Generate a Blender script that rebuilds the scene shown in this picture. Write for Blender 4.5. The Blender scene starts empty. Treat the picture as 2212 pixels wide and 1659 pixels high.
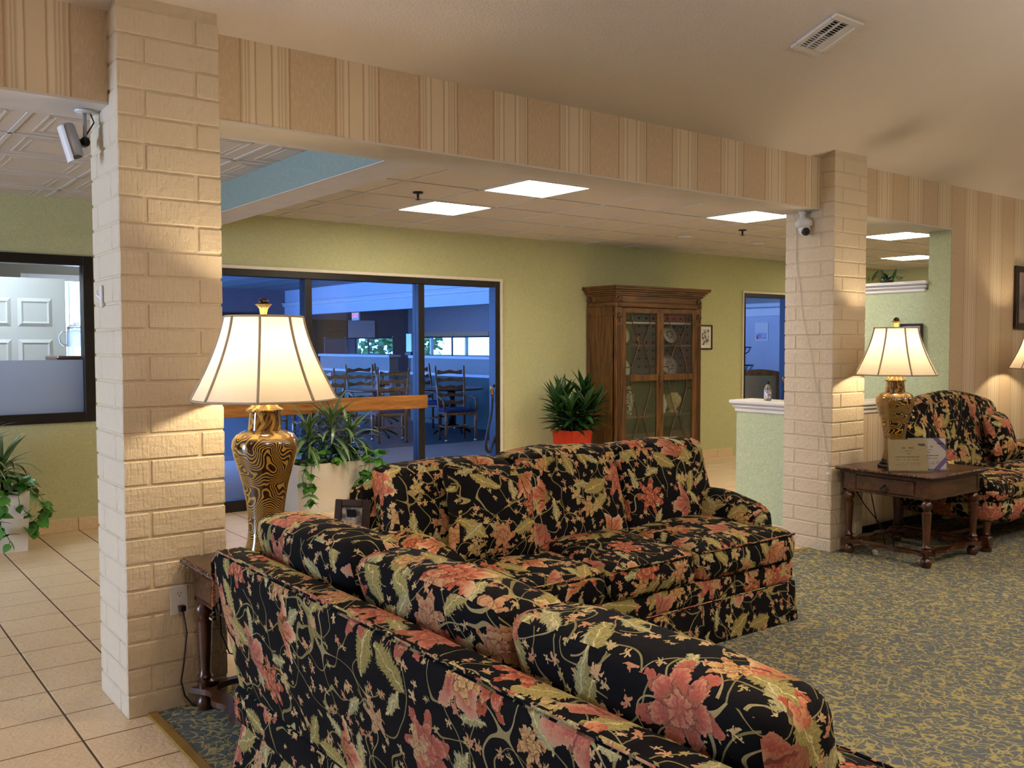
import bpy, bmesh, math, random
from mathutils import Vector, Matrix, noise as mnoise

# ---------------------------------------------------------------- camera, sky, light, exposure
sc = bpy.context.scene
COL = sc.collection
CAM_H = 1.4526
F_PX, YAW, PITCH, ROLL = 1998.6, math.radians(37.599), math.radians(2.470), math.radians(-0.079)
def cam_basis():
    cy, sy, cp, sp = math.cos(YAW), math.sin(YAW), math.cos(PITCH), math.sin(PITCH)
    w = Vector((sy*cp, cy*cp, -sp)); r = Vector((cy, -sy, 0)); u = r.cross(w)
    c, s = math.cos(ROLL), math.sin(ROLL)
    return c*r + s*u, -s*r + c*u, w
CR, CU, CW = cam_basis()
def project(p):
    d = Vector(p) - Vector((0, 0, CAM_H)); z = d.dot(CW)
    if z < .05: return None
    return 1106 + F_PX*d.dot(CR)/z, 829.5 - F_PX*d.dot(CU)/z, z
cam_d = bpy.data.cameras.new('camera'); cam = bpy.data.objects.new('camera', cam_d); COL.objects.link(cam)
cam_d.sensor_width = 36; cam_d.lens = F_PX/2212*36; cam_d.clip_start = .05; cam_d.clip_end = 200
cam.matrix_world = Matrix(((CR.x, CU.x, -CW.x, 0), (CR.y, CU.y, -CW.y, 0), (CR.z, CU.z, -CW.z, CAM_H), (0, 0, 0, 1)))
sc.camera = cam
vs = sc.view_settings
vs.view_transform = 'Standard'; vs.look = 'None'; vs.gamma = 1; vs.use_curve_mapping = False; vs.exposure = 0.36
world = bpy.data.worlds.new('sky'); sc.world = world; world.use_nodes = True
bg = world.node_tree.nodes['Background']; bg.inputs[0].default_value = (.52, .67, 1.0, 1); bg.inputs[1].default_value = 32
sc.cycles.use_adaptive_sampling = True; sc.cycles.adaptive_threshold = .06; sc.cycles.adaptive_min_samples = 20
sc.cycles.max_bounces = 6; sc.cycles.diffuse_bounces = 3; sc.cycles.glossy_bounces = 3
sc.cycles.transmission_bounces = 6; sc.cycles.transparent_max_bounces = 10
sc.cycles.caustics_reflective = False; sc.cycles.caustics_refractive = False
sc.cycles.sample_clamp_indirect = 6
def area(name, loc, target, sx, sy, energy, color, portal=False):
    l = bpy.data.lights.new(name, 'AREA'); l.shape = 'RECTANGLE'; l.size = sx; l.size_y = sy
    l.energy = energy; l.color = color
    if portal: l.cycles.is_portal = True
    o = bpy.data.objects.new(name, l); COL.objects.link(o); o.location = loc
    o.rotation_euler = (Vector(target) - Vector(loc)).to_track_quat('-Z', 'Y').to_euler()
    return o
# daylight openings (portals onto the sky): entrance on the left, dining room windows, office window
area('daylight_entrance', (-4.62, 4.5, 1.15), (0, 4.5, 1.15), 1.2, 2.1, 1, (1, 1, 1), True)
area('daylight_dining', (2.86, 15.2, 1.35), (9, 15.2, 1.35), 8.6, 2.1, 1, (1, 1, 1), True)
area('daylight_far', (5.25, 20.86, 1.35), (5.25, 12, 1.35), 4.4, 2.1, 1, (1, 1, 1), True)
area('daylight_office', (2.3, 10.86, 1.45), (2.3, 8, 1.45), .9, 1.5, 1, (1, 1, 1), True)

# ---------------------------------------------------------------- helpers
random.seed(7)
def lin(c):
    if isinstance(c, str):
        c = [int(c[i:i+2], 16)/255 for i in (0, 2, 4)]
        c = [x/12.92 if x <= .04045 else ((x+.055)/1.055)**2.4 for x in c]
    return (c[0], c[1], c[2], 1)

class NT:
    """tiny node-tree writer"""
    def __init__(s, name):
        s.m = bpy.data.materials.new(name); s.m.use_nodes = True
        s.t = s.m.node_tree; s.t.nodes.clear()
        s.out = s.t.nodes.new('ShaderNodeOutputMaterial')
    def n(s, typ, **kw):
        nd = s.t.nodes.new('ShaderNode' + typ)
        for k, v in kw.items(): setattr(nd, k, v)
        return nd
    def put(s, sock, v):
        if isinstance(v, bpy.types.NodeSocket): s.t.links.new(v, sock)
        elif v is not None:
            try: sock.default_value = v
            except TypeError: sock.default_value = v[:3]
    def math(s, op, a, b=None, c=None, clamp=False):
        nd = s.n('Math', operation=op, use_clamp=clamp)
        for i, v in enumerate((a, b, c)):
            if v is not None: s.put(nd.inputs[i], v)
        return nd.outputs[0]
    def vmath(s, op, a, b=None, scale=None):
        nd = s.n('VectorMath', operation=op)
        s.put(nd.inputs[0], a)
        if b is not None: s.put(nd.inputs[1], b)
        if scale is not None: s.put(nd.inputs['Scale'], scale)
        return nd.outputs['Value'] if op in ('LENGTH', 'DISTANCE', 'DOT_PRODUCT') else nd.outputs[0]
    def mix(s, f, a, b, blend='MIX'):
        nd = s.n('Mix', data_type='RGBA', blend_type=blend)
        s.put(nd.inputs[0], f); s.put(nd.inputs[6], a); s.put(nd.inputs[7], b)
        return nd.outputs[2]
    def ramp(s, f, stops, interp='LINEAR'):
        nd = s.n('ValToRGB'); cr = nd.color_ramp; cr.interpolation = interp
        while len(cr.elements) < len(stops): cr.elements.new(.5)
        for e, (p, c) in zip(cr.elements, stops): e.position = p; e.color = lin(c)
        s.put(nd.inputs[0], f); return nd.outputs[0]
    def noise(s, vec, scale, detail=2, rough=.5, dims='3D', dist=0):
        nd = s.n('TexNoise', noise_dimensions=dims)
        if vec is not None: s.put(nd.inputs['Vector'], vec)
        s.put(nd.inputs['Scale'], scale); s.put(nd.inputs['Detail'], detail)
        s.put(nd.inputs['Roughness'], rough); s.put(nd.inputs['Distortion'], dist)
        return nd.outputs[0], nd.outputs[1]
    def coord(s, which='Object'):
        return s.n('TexCoord').outputs[which]
    def geo(s): return s.n('NewGeometry').outputs['Position']
    def sep(s, v):
        nd = s.n('SeparateXYZ'); s.put(nd.inputs[0], v); return nd.outputs
    def comb(s, x, y, z=0):
        nd = s.n('CombineXYZ'); [s.put(nd.inputs[i], v) for i, v in enumerate((x, y, z))]; return nd.outputs[0]
    def bump(s, h, strength=.3, dist=.01):
        nd = s.n('Bump'); s.put(nd.inputs['Height'], h); nd.inputs['Strength'].default_value = strength
        nd.inputs['Distance'].default_value = dist; return nd.outputs[0]
    def bsdf(s, color, rough=.6, normal=None, **kw):
        nd = s.n('BsdfPrincipled'); s.put(nd.inputs['Base Color'], lin(color) if isinstance(color, (str, tuple)) else color)
        s.put(nd.inputs['Roughness'], rough)
        if normal is not None: s.put(nd.inputs['Normal'], normal)
        for k, v in kw.items(): s.put(nd.inputs[k.replace('_', ' ')], v)
        s.t.links.new(nd.outputs[0], s.out.inputs[0]); return nd
    def surf(s, sh): s.t.links.new(sh, s.out.inputs[0])

MATS = {}
def plain(name, color, rough=.6, noise_amt=.06, scale=20, bump=0, **kw):
    if name in MATS: return MATS[name]
    t = NT(name); v = t.coord()
    f, _ = t.noise(v, scale, 3)
    c = lin(color)
    lo = tuple(x*(1-noise_amt) for x in c[:3]); hi = tuple(min(1, x*(1+noise_amt)) for x in c[:3])
    col = t.ramp(f, [(.3, lo), (.7, hi)])
    nrm = t.bump(t.noise(v, scale*6, 2)[0], bump, .004) if bump else None
    t.bsdf(col, rough, nrm, **kw)
    MATS[name] = t.m; return t.m

class MB:
    def __init__(s): s.v = []; s.f = []
    def add(s, vs_, fs_, M=None):
        o = len(s.v)
        s.v += [tuple(M @ Vector(p)) if M else tuple(p) for p in vs_]
        s.f += [tuple(i+o for i in f) for f in fs_]
        return s
    def box(s, x0, x1, y0, y1, z0, z1, M=None):
        v = [(x, y, z) for z in (z0, z1) for y in (y0, y1) for x in (x0, x1)]
        return s.add(v, [(0, 2, 3, 1), (4, 5, 7, 6), (0, 1, 5, 4), (2, 6, 7, 3), (0, 4, 6, 2), (1, 3, 7, 5)], M)
    def cbox(s, x0, x1, y0, y1, z0, z1, c=.004, M=None):
        """chamfered box"""
        cx, cy, cz = (x0+x1)/2, (y0+y1)/2, (z0+z1)/2; h = ((x1-x0)/2, (y1-y0)/2, (z1-z0)/2)
        c = min(c, min(h)*.9)
        V = []; idx = {}
        for sx in (-1, 1):
            for sy in (-1, 1):
                for sz in (-1, 1):
                    for a in range(3):
                        p = [sx*(h[0]-c), sy*(h[1]-c), sz*(h[2]-c)]; p[a] = (sx, sy, sz)[a]*h[a]
                        idx[(sx, sy, sz, a)] = len(V); V.append((cx+p[0], cy+p[1], cz+p[2]))
        F = []
        for a in range(3):
            b, d = (a+1) % 3, (a+2) % 3
            for sg in (-1, 1):
                q = []
                for sb, sd in ((-1, -1), (1, -1), (1, 1), (-1, 1)):
                    k = [0, 0, 0]; k[a] = sg; k[b] = sb; k[d] = sd; q.append(idx[(k[0], k[1], k[2], a)])
                F.append(tuple(q))
            for sb in (-1, 1):
                for sd in (-1, 1):
                    q = []
                    for sa, ax in ((-1, b), (1, b), (1, d), (-1, d)):
                        k = [0, 0, 0]; k[a] = sa; k[b] = sb; k[d] = sd; q.append(idx[(k[0], k[1], k[2], ax)])
                    F.append(tuple(q))
        for sx in (-1, 1):
            for sy in (-1, 1):
                for sz in (-1, 1): F.append(tuple(idx[(sx, sy, sz, a)] for a in range(3)))
        return s.add(V, F, M)
    def lathe(s, prof, n=24, M=None, cap=True, a0=0, mod=None):
        V = []; F = []
        for r, z in prof:
            for k in range(n):
                a = a0 + 2*math.pi*k/n; rr = r*(mod(a, z) if mod else 1)
                V.append((rr*math.cos(a), rr*math.sin(a), z))
        for i in range(len(prof)-1):
            for k in range(n):
                k2 = (k+1) % n; F.append((i*n+k, i*n+k2, (i+1)*n+k2, (i+1)*n+k))
        if cap:
            F.append(tuple(range(n-1, -1, -1))); F.append(tuple((len(prof)-1)*n+k for k in range(n)))
        return s.add(V, F, M)
    def tube(s, pts, r, n=8, closed=False, M=None, flat=1):
        P = [Vector(p) for p in pts]; N = len(P); V = []; F = []
        up = None
        for i in range(N):
            a = P[(i-1) % N] if (closed or i > 0) else P[i]; b = P[(i+1) % N] if (closed or i < N-1) else P[i]
            t = (b-a).normalized() if (b-a).length > 1e-9 else Vector((0, 0, 1))
            if up is None:
                up = Vector((0, 0, 1)) if abs(t.z) < .9 else Vector((1, 0, 0))
            x = (up - t*up.dot(t))
            if x.length < 1e-6: x = t.orthogonal()
            x.normalize(); y = t.cross(x); up = x
            rr = r[i] if isinstance(r, (list, tuple)) else r
            for k in range(n):
                an = 2*math.pi*k/n; V.append(P[i] + x*(rr*math.cos(an)*flat) + y*(rr*math.sin(an)))
        for i in range(N if closed else N-1):
            j = (i+1) % N
            for k in range(n):
                k2 = (k+1) % n; F.append((i*n+k, i*n+k2, j*n+k2, j*n+k))
        if not closed:
            F.append(tuple(range(n-1, -1, -1))); F.append(tuple((N-1)*n+k for k in range(n)))
        return s.add(V, F, M)
    def prism(s, poly, a0, a1, axis='y', M=None):
        """extrude 2d polygon along axis"""
        def mk(p, a):
            return (p[0], a, p[1]) if axis == 'y' else ((a, p[0], p[1]) if axis == 'x' else (p[0], p[1], a))
        n = len(poly); V = [mk(p, a0) for p in poly] + [mk(p, a1) for p in poly]
        F = [tuple(range(n)), tuple(range(2*n-1, n-1, -1))] + [(i, (i+1) % n, n+(i+1) % n, n+i) for i in range(n)]
        return s.add(V, F, M)
    def ball(s, c, r, n=10, M=None, sq=(1, 1, 1)):
        prof = [(max(.0005, r*math.sin(math.pi*i/n)), -r*math.cos(math.pi*i/n)) for i in range(n+1)]
        b = MB(); b.lathe(prof, max(8, n+4), cap=False)
        return s.add([(c[0]+p[0]*sq[0], c[1]+p[1]*sq[1], c[2]+p[2]*sq[2]) for p in b.v], b.f, M)
    def rbox(s, c, h, r, seg=.06, bulge=(0, 0, 0), fn=None, M=None):
        """soft rounded box with welded lattice surface, centre c, half sizes h"""
        ax = []
        for a in range(3):
            H = h[a]; rr = min(r, H*.95)
            inner = max(1, int(round(2*(H-rr)/seg)))
            pts = [-H, -H+rr*.12, -H+rr*.4] + [-H+rr + (2*(H-rr))*i/inner for i in range(inner+1)] + [H-rr*.4, H-rr*.12, H]
            ax.append(pts)
        nx, ny, nz = [len(p)-1 for p in ax]; idx = {}; V = []
        def vid(i, j, k):
            if (i, j, k) in idx: return idx[(i, j, k)]
            p = [ax[0][i], ax[1][j], ax[2][k]]
            q = [max(-(h[a]-min(r, h[a]*.95)), min(h[a]-min(r, h[a]*.95), p[a])) for a in range(3)]
            d = [(p[a]-q[a])/min(r, h[a]*.95) for a in range(3)]
            L = math.sqrt(sum(x*x for x in d)); mx = max(abs(x) for x in d)
            if L > 1e-9: p = [q[a] + d[a]/L*mx*min(r, h[a]*.95) for a in range(3)]
            u = [p[a]/h[a] for a in range(3)]
            w = [max(0, 1-x*x) for x in u]
            p = [p[0]+bulge[0]*u[0]*w[1]*w[2], p[1]+bulge[1]*u[1]*w[0]*w[2], p[2]+bulge[2]*u[2]*w[0]*w[1]]
            p = [p[a]+c[a] for a in range(3)]
            if fn: p = fn(p)
            idx[(i, j, k)] = len(V); V.append(tuple(p)); return idx[(i, j, k)]
        F = []
        for i in range(nx):
            for j in range(ny):
                F.append((vid(i, j, 0), vid(i, j+1, 0), vid(i+1, j+1, 0), vid(i+1, j, 0)))
                F.append((vid(i, j, nz), vid(i+1, j, nz), vid(i+1, j+1, nz), vid(i, j+1, nz)))
        for i in range(nx):
            for k in range(nz):
                F.append((vid(i, 0, k), vid(i+1, 0, k), vid(i+1, 0, k+1), vid(i, 0, k+1)))
                F.append((vid(i, ny, k), vid(i, ny, k+1), vid(i+1, ny, k+1), vid(i+1, ny, k)))
        for j in range(ny):
            for k in range(nz):
                F.append((vid(0, j, k), vid(0, j, k+1), vid(0, j+1, k+1), vid(0, j+1, k)))
                F.append((vid(nx, j, k), vid(nx, j+1, k), vid(nx, j+1, k+1), vid(nx, j, k+1)))
        return s.add(V, F, M)

def mesh_from(name, mb, smooth=False, uv=None):
    me = bpy.data.meshes.new(name); me.from_pydata(mb.v, [], mb.f)
    bm = bmesh.new(); bm.from_mesh(me); bmesh.ops.recalc_face_normals(bm, faces=bm.faces)
    if uv is not None:
        ou, ov, rot = uv; lay = bm.loops.layers.uv.new('UVMap')
        for f in bm.faces:
            n = f.normal; a = max(range(3), key=lambda i: abs(n[i])*(1.25 if i == 2 else 1))
            for lp in f.loops:
                p = lp.vert.co
                q = (p.x, p.y) if a == 2 else ((p.x, p.z) if a == 1 else (p.y, p.z))
                lp[lay].uv = (q[0]+ou, q[1]+ov) if not rot else (q[1]+ou, -q[0]+ov)
    bm.to_mesh(me); bm.free()
    if smooth: me.polygons.foreach_set('use_smooth', [True]*len(me.polygons))
    me.update(); return me
def smooth_by_angle(me, ang=40):
    me.polygons.foreach_set('use_smooth', [True]*len(me.polygons))
    bm = bmesh.new(); bm.from_mesh(me); lim = math.radians(ang)
    for e in bm.edges:
        if len(e.link_faces) == 2 and e.calc_face_angle(0) > lim: e.smooth = False
    bm.to_mesh(me); bm.free()
def obj(name, mb, mat, parent=None, smooth=False, uv=None, loc=None, rot=None):
    me = mb if isinstance(mb, bpy.types.Mesh) else mesh_from(name, mb, smooth is True, uv)
    if smooth == 'angle': smooth_by_angle(me)
    o = bpy.data.objects.new(name, me); COL.objects.link(o)
    if mat and not me.materials: me.materials.append(mat)
    if parent: o.parent = parent
    if loc: o.location = loc
    if rot: o.rotation_euler = rot
    return o
def thing(name, label, cat, loc=(0, 0, 0), rotz=0, group=None):
    o = bpy.data.objects.new(name, None); COL.objects.link(o); o.location = loc; o.rotation_euler = (0, 0, rotz)
    o.empty_display_size = .1
    return tag(o, label, cat, group)
def tag(o, label, cat, group=None):
    o['label'] = label; o['category'] = cat
    if group: o['group'] = group
    return o
def struct(name, mb, mat, label=None, smooth=False):
    o = obj(name, mb, mat, None, smooth); o['kind'] = 'structure'
    if label: o['label'] = label
    return o
def struct_empty(name, label=None, loc=(0, 0, 0)):
    o = bpy.data.objects.new(name, None); COL.objects.link(o); o['kind'] = 'structure'; o.location = loc
    if label: o['label'] = label
    return o
def copy_tree(root, loc=None, rotz=None, label=None):
    r = root.copy(); COL.objects.link(r)
    if loc is not None: r.location = loc
    if rotz is not None: r.rotation_euler = (0, 0, rotz)
    if label: r['label'] = label
    for ch in root.children:
        c = ch.copy(); COL.objects.link(c); c.parent = r
        for g in ch.children:
            d = g.copy(); COL.objects.link(d); d.parent = c
    return r
def Tm(x=0, y=0, z=0): return Matrix.Translation((x, y, z))
def Rm(a, ax): return Matrix.Rotation(math.radians(a), 4, ax)
def sm(x, a, b):
    t = max(0, min(1, (x-a)/(b-a))); return t*t*(3-2*t)

# ---------------------------------------------------------------- materials
def vermicelli(name, base, dark, light, scale=24, amt=.5, rough=.75, wide=.05):
    """wallpaper with small curling leaf lines"""
    t = NT(name); v = t.coord('Object')
    f, _ = t.noise(v, scale, 1, .4, dist=1.2)
    line = t.math('SUBTRACT', 1, t.math('DIVIDE', t.math('ABSOLUTE', t.math('SUBTRACT', f, .5)), wide), clamp=True)
    g, _ = t.noise(v, 160, 2)
    col = t.mix(t.math('MULTIPLY', line, amt), lin(base), lin(light))
    f2, _ = t.noise(t.vmath('ADD', v, (7.3, 3.1, 5.7)), scale*1.1, 1, .4, dist=1.0)
    line2 = t.math('SUBTRACT', 1, t.math('DIVIDE', t.math('ABSOLUTE', t.math('SUBTRACT', f2, .5)), wide*.9), clamp=True)
    col = t.mix(t.math('MULTIPLY', line2, amt), col, lin(dark))
    col = t.mix(.10, col, t.ramp(g, [(.3, (0, 0, 0)), (.7, (1, 1, 1))]), 'OVERLAY')
    t.bsdf(col, rough, t.bump(t.math('ADD', line, g), .15, .002))
    MATS[name] = t.m; return t.m
M_GREEN = vermicelli('green_wallpaper', 'c2c191', 'aeae78', 'cfcea2')
M_PALE = vermicelli('pale_green_wallpaper', 'b6c49e', 'a6b48e', 'cdd5b4', 27, .7)
M_BLUE = vermicelli('blue_wallpaper', '93a69d', '82978e', 'a3b3aa', 26, .6)

def striped_paper():
    t = NT('striped_wallpaper'); v = t.coord('Object'); x, y, z = t.sep(v)
    wob = t.math('MULTIPLY', t.math('SUBTRACT', t.noise(t.vmath('MULTIPLY', v, (1, 1, .6)), 30, 2)[0], .5), .004)
    p = t.math('FRACT', t.math('DIVIDE', t.math('ADD', t.math('SUBTRACT', x, 2.604), wob), .4405))
    tan, lt, dk, cr, md = 'cfb999', 'e0d1b6', 'b0926c', 'dccbac', 'c4ac8a'
    stops = [(0, dk), (.012, tan), (.478, tan), (.49, dk), (.505, md), (.53, lt), (.545, md), (.56, lt), (.575, md), (.60, lt),
             (.635, lt), (.64, dk), (.66, cr), (.80, cr), (.81, dk), (.83, lt), (.865, lt), (.88, md), (.90, lt), (.915, md), (.93, lt), (.95, md), (.98, lt), (.99, dk)]
    col = t.ramp(p, stops)
    g, _ = t.noise(t.vmath('MULTIPLY', v, (1, 1, .22)), 130, 3, .7)
    wide = t.math('LESS_THAN', p, .48)
    col = t.mix(t.math('MULTIPLY', wide, t.math('MULTIPLY', t.math('GREATER_THAN', g, .5), .35)), col, lin('c0a582'))
    col = t.mix(t.math('MULTIPLY', wide, t.math('MULTIPLY', t.math('LESS_THAN', g, .42), .4)), col, lin('d8c8ae'))
    t.bsdf(col, .7, t.bump(g, .12, .002)); return t.m
M_STRIPE = striped_paper()

def ceiling_paint():
    t = NT('textured_ceiling'); v = t.coord('Object')
    f, _ = t.noise(v, 75, 2, .55); g, _ = t.noise(v, .8, 2)
    col = t.mix(g, lin('eae2d8'), lin('e6dad2'))
    t.bsdf(col, .85, t.bump(f, .5, .006)); return t.m
M_CEIL = ceiling_paint()
M_WHITE = plain('white_paint', 'e4e0da', .45, .02, 8)
M_SOFFIT = plain('soffit_paint', 'd3cdc6', .7, .03, 6, .1)
M_TILEC = plain('ceiling_tile_board', 'd4cbc0', .9, .04, 60, .12)
M_GRID = plain('ceiling_grid_metal', 'd8d2ca', .5, .02)

def brick_paint():
    t = NT('painted_brick'); v = t.coord('Object')
    s1, _ = t.noise(t.vmath('MULTIPLY', v, (1, 1, .18)), 110, 3, .6)
    s2, _ = t.noise(v, 38, 4, .6); s3, _ = t.noise(t.geo(), 2.2, 2)
    col = t.mix(s3, lin('dccbad'), lin('e3d4b8'))
    col = t.mix(t.math('MULTIPLY', s2, .18), col, lin('c9b591'))
    h = t.math('ADD', t.math('MULTIPLY', s1, .5), t.math('MULTIPLY', s2, .8))
    t.bsdf(col, .5, t.bump(h, .75, .012)); return t.m
M_BRICK = brick_paint()
M_MORTAR = plain('painted_mortar', 'd6c6a8', .55, .05, 30, .3)

def floor_tile():
    t = NT('ceramic_floor_tile'); v = t.geo()
    f, _ = t.noise(v, 26, 4, .62, dist=.8); g, _ = t.noise(v, 3.1, 2)
    info = t.n('ObjectInfo').outputs['Random']
    col = t.mix(g, lin('e8cea6'), lin('dec197'))
    col = t.mix(t.math('MULTIPLY', t.math('GREATER_THAN', f, .56), .3), col, lin('ecdabb'))
    col = t.mix(t.math('MULTIPLY', info, .14), col, lin('cbae86'))
    t.bsdf(col, t.math('ADD', .33, t.math('MULTIPLY', f, .15)), t.bump(f, .8, .010)); return t.m
M_TILE = floor_tile()
M_GROUT = plain('dark_grout', '5f4a38', .9, .1, 40)

def carpet():
    t = NT('figured_carpet'); v = t.geo()
    vv = t.vmath('ADD', v, t.vmath('SCALE', t.vmath('SUBTRACT', t.noise(v, 40, 2)[1], (.5, .5, .5)), scale=.014))
    f, _ = t.noise(t.vmath('MULTIPLY', vv, (1, 1.0, 0)), 19, .3, .4, dist=.8)
    l1 = t.math('SUBTRACT', 1, t.math('DIVIDE', t.math('ABSOLUTE', t.math('SUBTRACT', f, .5)), .055), clamp=True)
    f2, _ = t.noise(t.vmath('ADD', t.vmath('MULTIPLY', vv, (1.0, .8, 0)), (3.7, 9.1, 0)), 22, .3, .4, dist=1.0)
    l2 = t.math('SUBTRACT', 1, t.math('DIVIDE', t.math('ABSOLUTE', t.math('SUBTRACT', f2, .5)), .045), clamp=True)
    l = t.math('MINIMUM', t.math('MULTIPLY', t.math('ADD', l1, t.math('MULTIPLY', l2, .8)), 1.6), 1)
    g, _ = t.noise(v, 420, 2); b, _ = t.noise(v, 1.2, 2)
    base = t.mix(b, lin('5c6665'), lin('565f61'))
    col = t.mix(t.math('MULTIPLY', l, .9), base, lin('b6a968'))
    col = t.mix(.35, col, t.ramp(g, [(.25, (.15, .15, .15)), (.75, (.85, .85, .85))]), 'OVERLAY')
    t.bsdf(col, .95, t.bump(t.math('ADD', g, t.math('MULTIPLY', l, .4)), .6, .006)); return t.m
M_CARPET = carpet()

def wood(name, dark, lite, rough=.35, scale=6, axis='x', coat=.3):
    t = NT(name); v = t.coord('Object')
    st = {'x': (.12, 1, 1), 'y': (1, .12, 1), 'z': (1, 1, .12)}[axis]
    vv = t.vmath('MULTIPLY', v, st)
    f, _ = t.noise(vv, scale*3, 5, .6, dist=1.5); g, _ = t.noise(vv, scale*22, 2)
    col = t.mix(t.ramp(f, [(.35, (0, 0, 0)), (.62, (1, 1, 1))]), lin(dark), lin(lite))
    col = t.mix(t.math('MULTIPLY', g, .3), col, lin(dark))
    t.bsdf(col, rough, t.bump(g, .1, .002), Coat_Weight=coat, Coat_Roughness=.2); return t.m
M_TABLE = wood('dark_walnut', '2c1509', '5b3219', .3)
M_TABLEV = wood('dark_walnut_turned', '2a1408', '5a3018', .3, axis='z')
M_CAB = wood('cabinet_oak', '42270f', '7e5223', .42, 5, 'z', .15)
M_CABX = wood('cabinet_oak_rail', '42270f', '7c5022', .42, 5, 'x', .15)
M_CABD = wood('carved_oak', '3a2110', '5f3c1e', .5, 8, 'z', .1)
M_RAIL = wood('oak_handrail', '7a4a1c', 'bb7e38', .35, 4, 'x', .3)
M_CHAIRW = wood('chair_oak', '5c3113', '96602e', .38, 7, 'z', .2)
M_OFFICEW = wood('mahogany_shelf', '3a1a10', '6a3420', .35)

def floral():
    """dark upholstery printed with large flowers, serrated leaves, buds and curling stems (uv in metres)"""
    t = NT('floral_upholstery')
    uv0 = t.vmath('SCALE', t.n('UVMap').outputs[0], scale=.95)
    w1 = t.vmath('SCALE', t.vmath('SUBTRACT', t.noise(uv0, 26, 2, dims='2D')[1], (.5, .5, .5)), scale=.030)
    w2 = t.vmath('SCALE', t.vmath('SUBTRACT', t.noise(uv0, 120, 2, dims='2D')[1], (.5, .5, .5)), scale=.011)
    uv = t.vmath('ADD', uv0, t.vmath('ADD', w1, w2))
    fine, _ = t.noise(uv0, 190, 3, .6, dims='2D')
    def cell(scale, off, rnd=.62, src=uv):
        q = t.vmath('ADD', src, off)
        nd = t.n('TexVoronoi', voronoi_dimensions='2D', feature='F1')
        t.put(nd.inputs['Vector'], q); t.put(nd.inputs['Scale'], scale); t.put(nd.inputs['Randomness'], rnd)
        loc = t.vmath('SUBTRACT', q, nd.outputs['Position'])
        c = t.n('SeparateColor'); t.put(c.inputs[0], nd.outputs['Color'])
        rot = t.n('VectorRotate', rotation_type='Z_AXIS'); t.put(rot.inputs['Vector'], loc)
        t.put(rot.inputs['Angle'], t.math('MULTIPLY', c.outputs[0], 6.283))
        x, y, _ = t.sep(rot.outputs[0])
        return x, y, c.outputs[1], c.outputs[2]
    def L(a, op, b): return t.math(op, a, b)
    col = lin('0a0a0c')
    col = t.mix(t.math('MULTIPLY', fine, .5), col, lin('131317'))
    # stems
    for i, (sc_, off, wd, cc) in enumerate(((4.2, (1.3, 2.2, 0), .0065, '7d7548'), (5.1, (8.1, 5.2, 0), .0055, '968a5e'), (7.5, (2.6, 7.4, 0), .008, '857a4c'))):
        n_, _ = t.noise(t.vmath('ADD', uv0, off), sc_, .6, .4, dims='2D')
        gate, _ = t.noise(t.vmath('ADD', uv0, off), 3.1, 1, dims='2D')
        m = t.math('MULTIPLY', t.math('LESS_THAN', t.math('ABSOLUTE', L(n_, 'SUBTRACT', .5)), wd), t.math('GREATER_THAN', gate, .40))
        col = t.mix(m, col, lin(cc))
    # small buds
    for sc_, off, rr, ca, cb in ((15, (3, 1, 0), .015, 'b0714f', 'c4a276'), (19, (6, 4, 0), .011, '9a8c58', 'c4a774')):
        x, y, a, b = cell(sc_, off, .8)
        th = t.math('ARCTAN2', y, x); r = t.math('SQRT', t.math('ADD', L(x, 'MULTIPLY', x), L(y, 'MULTIPLY', y)))
        R = t.math('MULTIPLY', rr, t.math('ADD', .72, t.math('MULTIPLY', .34, t.math('COSINE', L(th, 'MULTIPLY', 5)))))
        m = t.math('MULTIPLY', t.math('LESS_THAN', r, R), t.math('GREATER_THAN', b, .45))
        col = t.mix(m, col, t.mix(L(a, 'ADD', L(fine, 'MULTIPLY', .3)), lin(ca), lin(cb)))
    # serrated leaves
    for sc_, off, Ln, Wd, ca, cb, th_ in ((5.2, (.4, 7.7, 0), .068, .026, '77733f', 'a89a5f', .5), (6.6, (4.4, 2.9, 0), .052, .017, '8a8d66', 'b3a877', .45),
                                          (4.3, (9.4, 6.1, 0), .080, .034, '6f6a35', 'b29f62', .55)):
        x, y, a, b = cell(sc_, off, .75)
        k = L(x, 'DIVIDE', Ln)
        saw = t.math('FRACT', L(x, 'MULTIPLY', 95))
        w = t.math('MULTIPLY', t.math('MULTIPLY', Wd, t.math('SUBTRACT', 1, L(k, 'MULTIPLY', k))), t.math('ADD', .78, L(saw, 'MULTIPLY', .42)))
        ya = t.math('ABSOLUTE', y)
        m = t.math('MULTIPLY', t.math('LESS_THAN', ya, w), t.math('GREATER_THAN', b, th_))
        c_ = t.mix(t.math('ADD', t.math('MULTIPLY', fine, .8), t.math('MULTIPLY', a, .35)), lin(ca), lin(cb))
        vein = t.math('LESS_THAN', ya, .0016)
        veins = t.math('GREATER_THAN', t.math('SINE', t.math('MULTIPLY', t.math('SUBTRACT', x, ya), 420)), .55)
        c_ = t.mix(t.math('MULTIPLY', veins, .35), c_, lin('5d5a2c'))
        c_ = t.mix(vein, c_, lin('cdbd86'))
        col = t.mix(m, col, c_)
    # striped ruffled tulips
    x, y, a, b = cell(3.7, (2.7, 4.9, 0), .6)
    y2 = L(y, 'ADD', .055); ph = t.math('ARCTAN2', x, y2)
    r = t.math('SQRT', t.math('ADD', L(x, 'MULTIPLY', x), L(y2, 'MULTIPLY', y2)))
    cs6 = t.math('COSINE', L(ph, 'MULTIPLY', 6))
    R = t.math('MULTIPLY', t.math('ADD', .108, t.math('MULTIPLY', a, .028)), t.math('ADD', .84, t.math('MULTIPLY', .16, cs6)))
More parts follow.
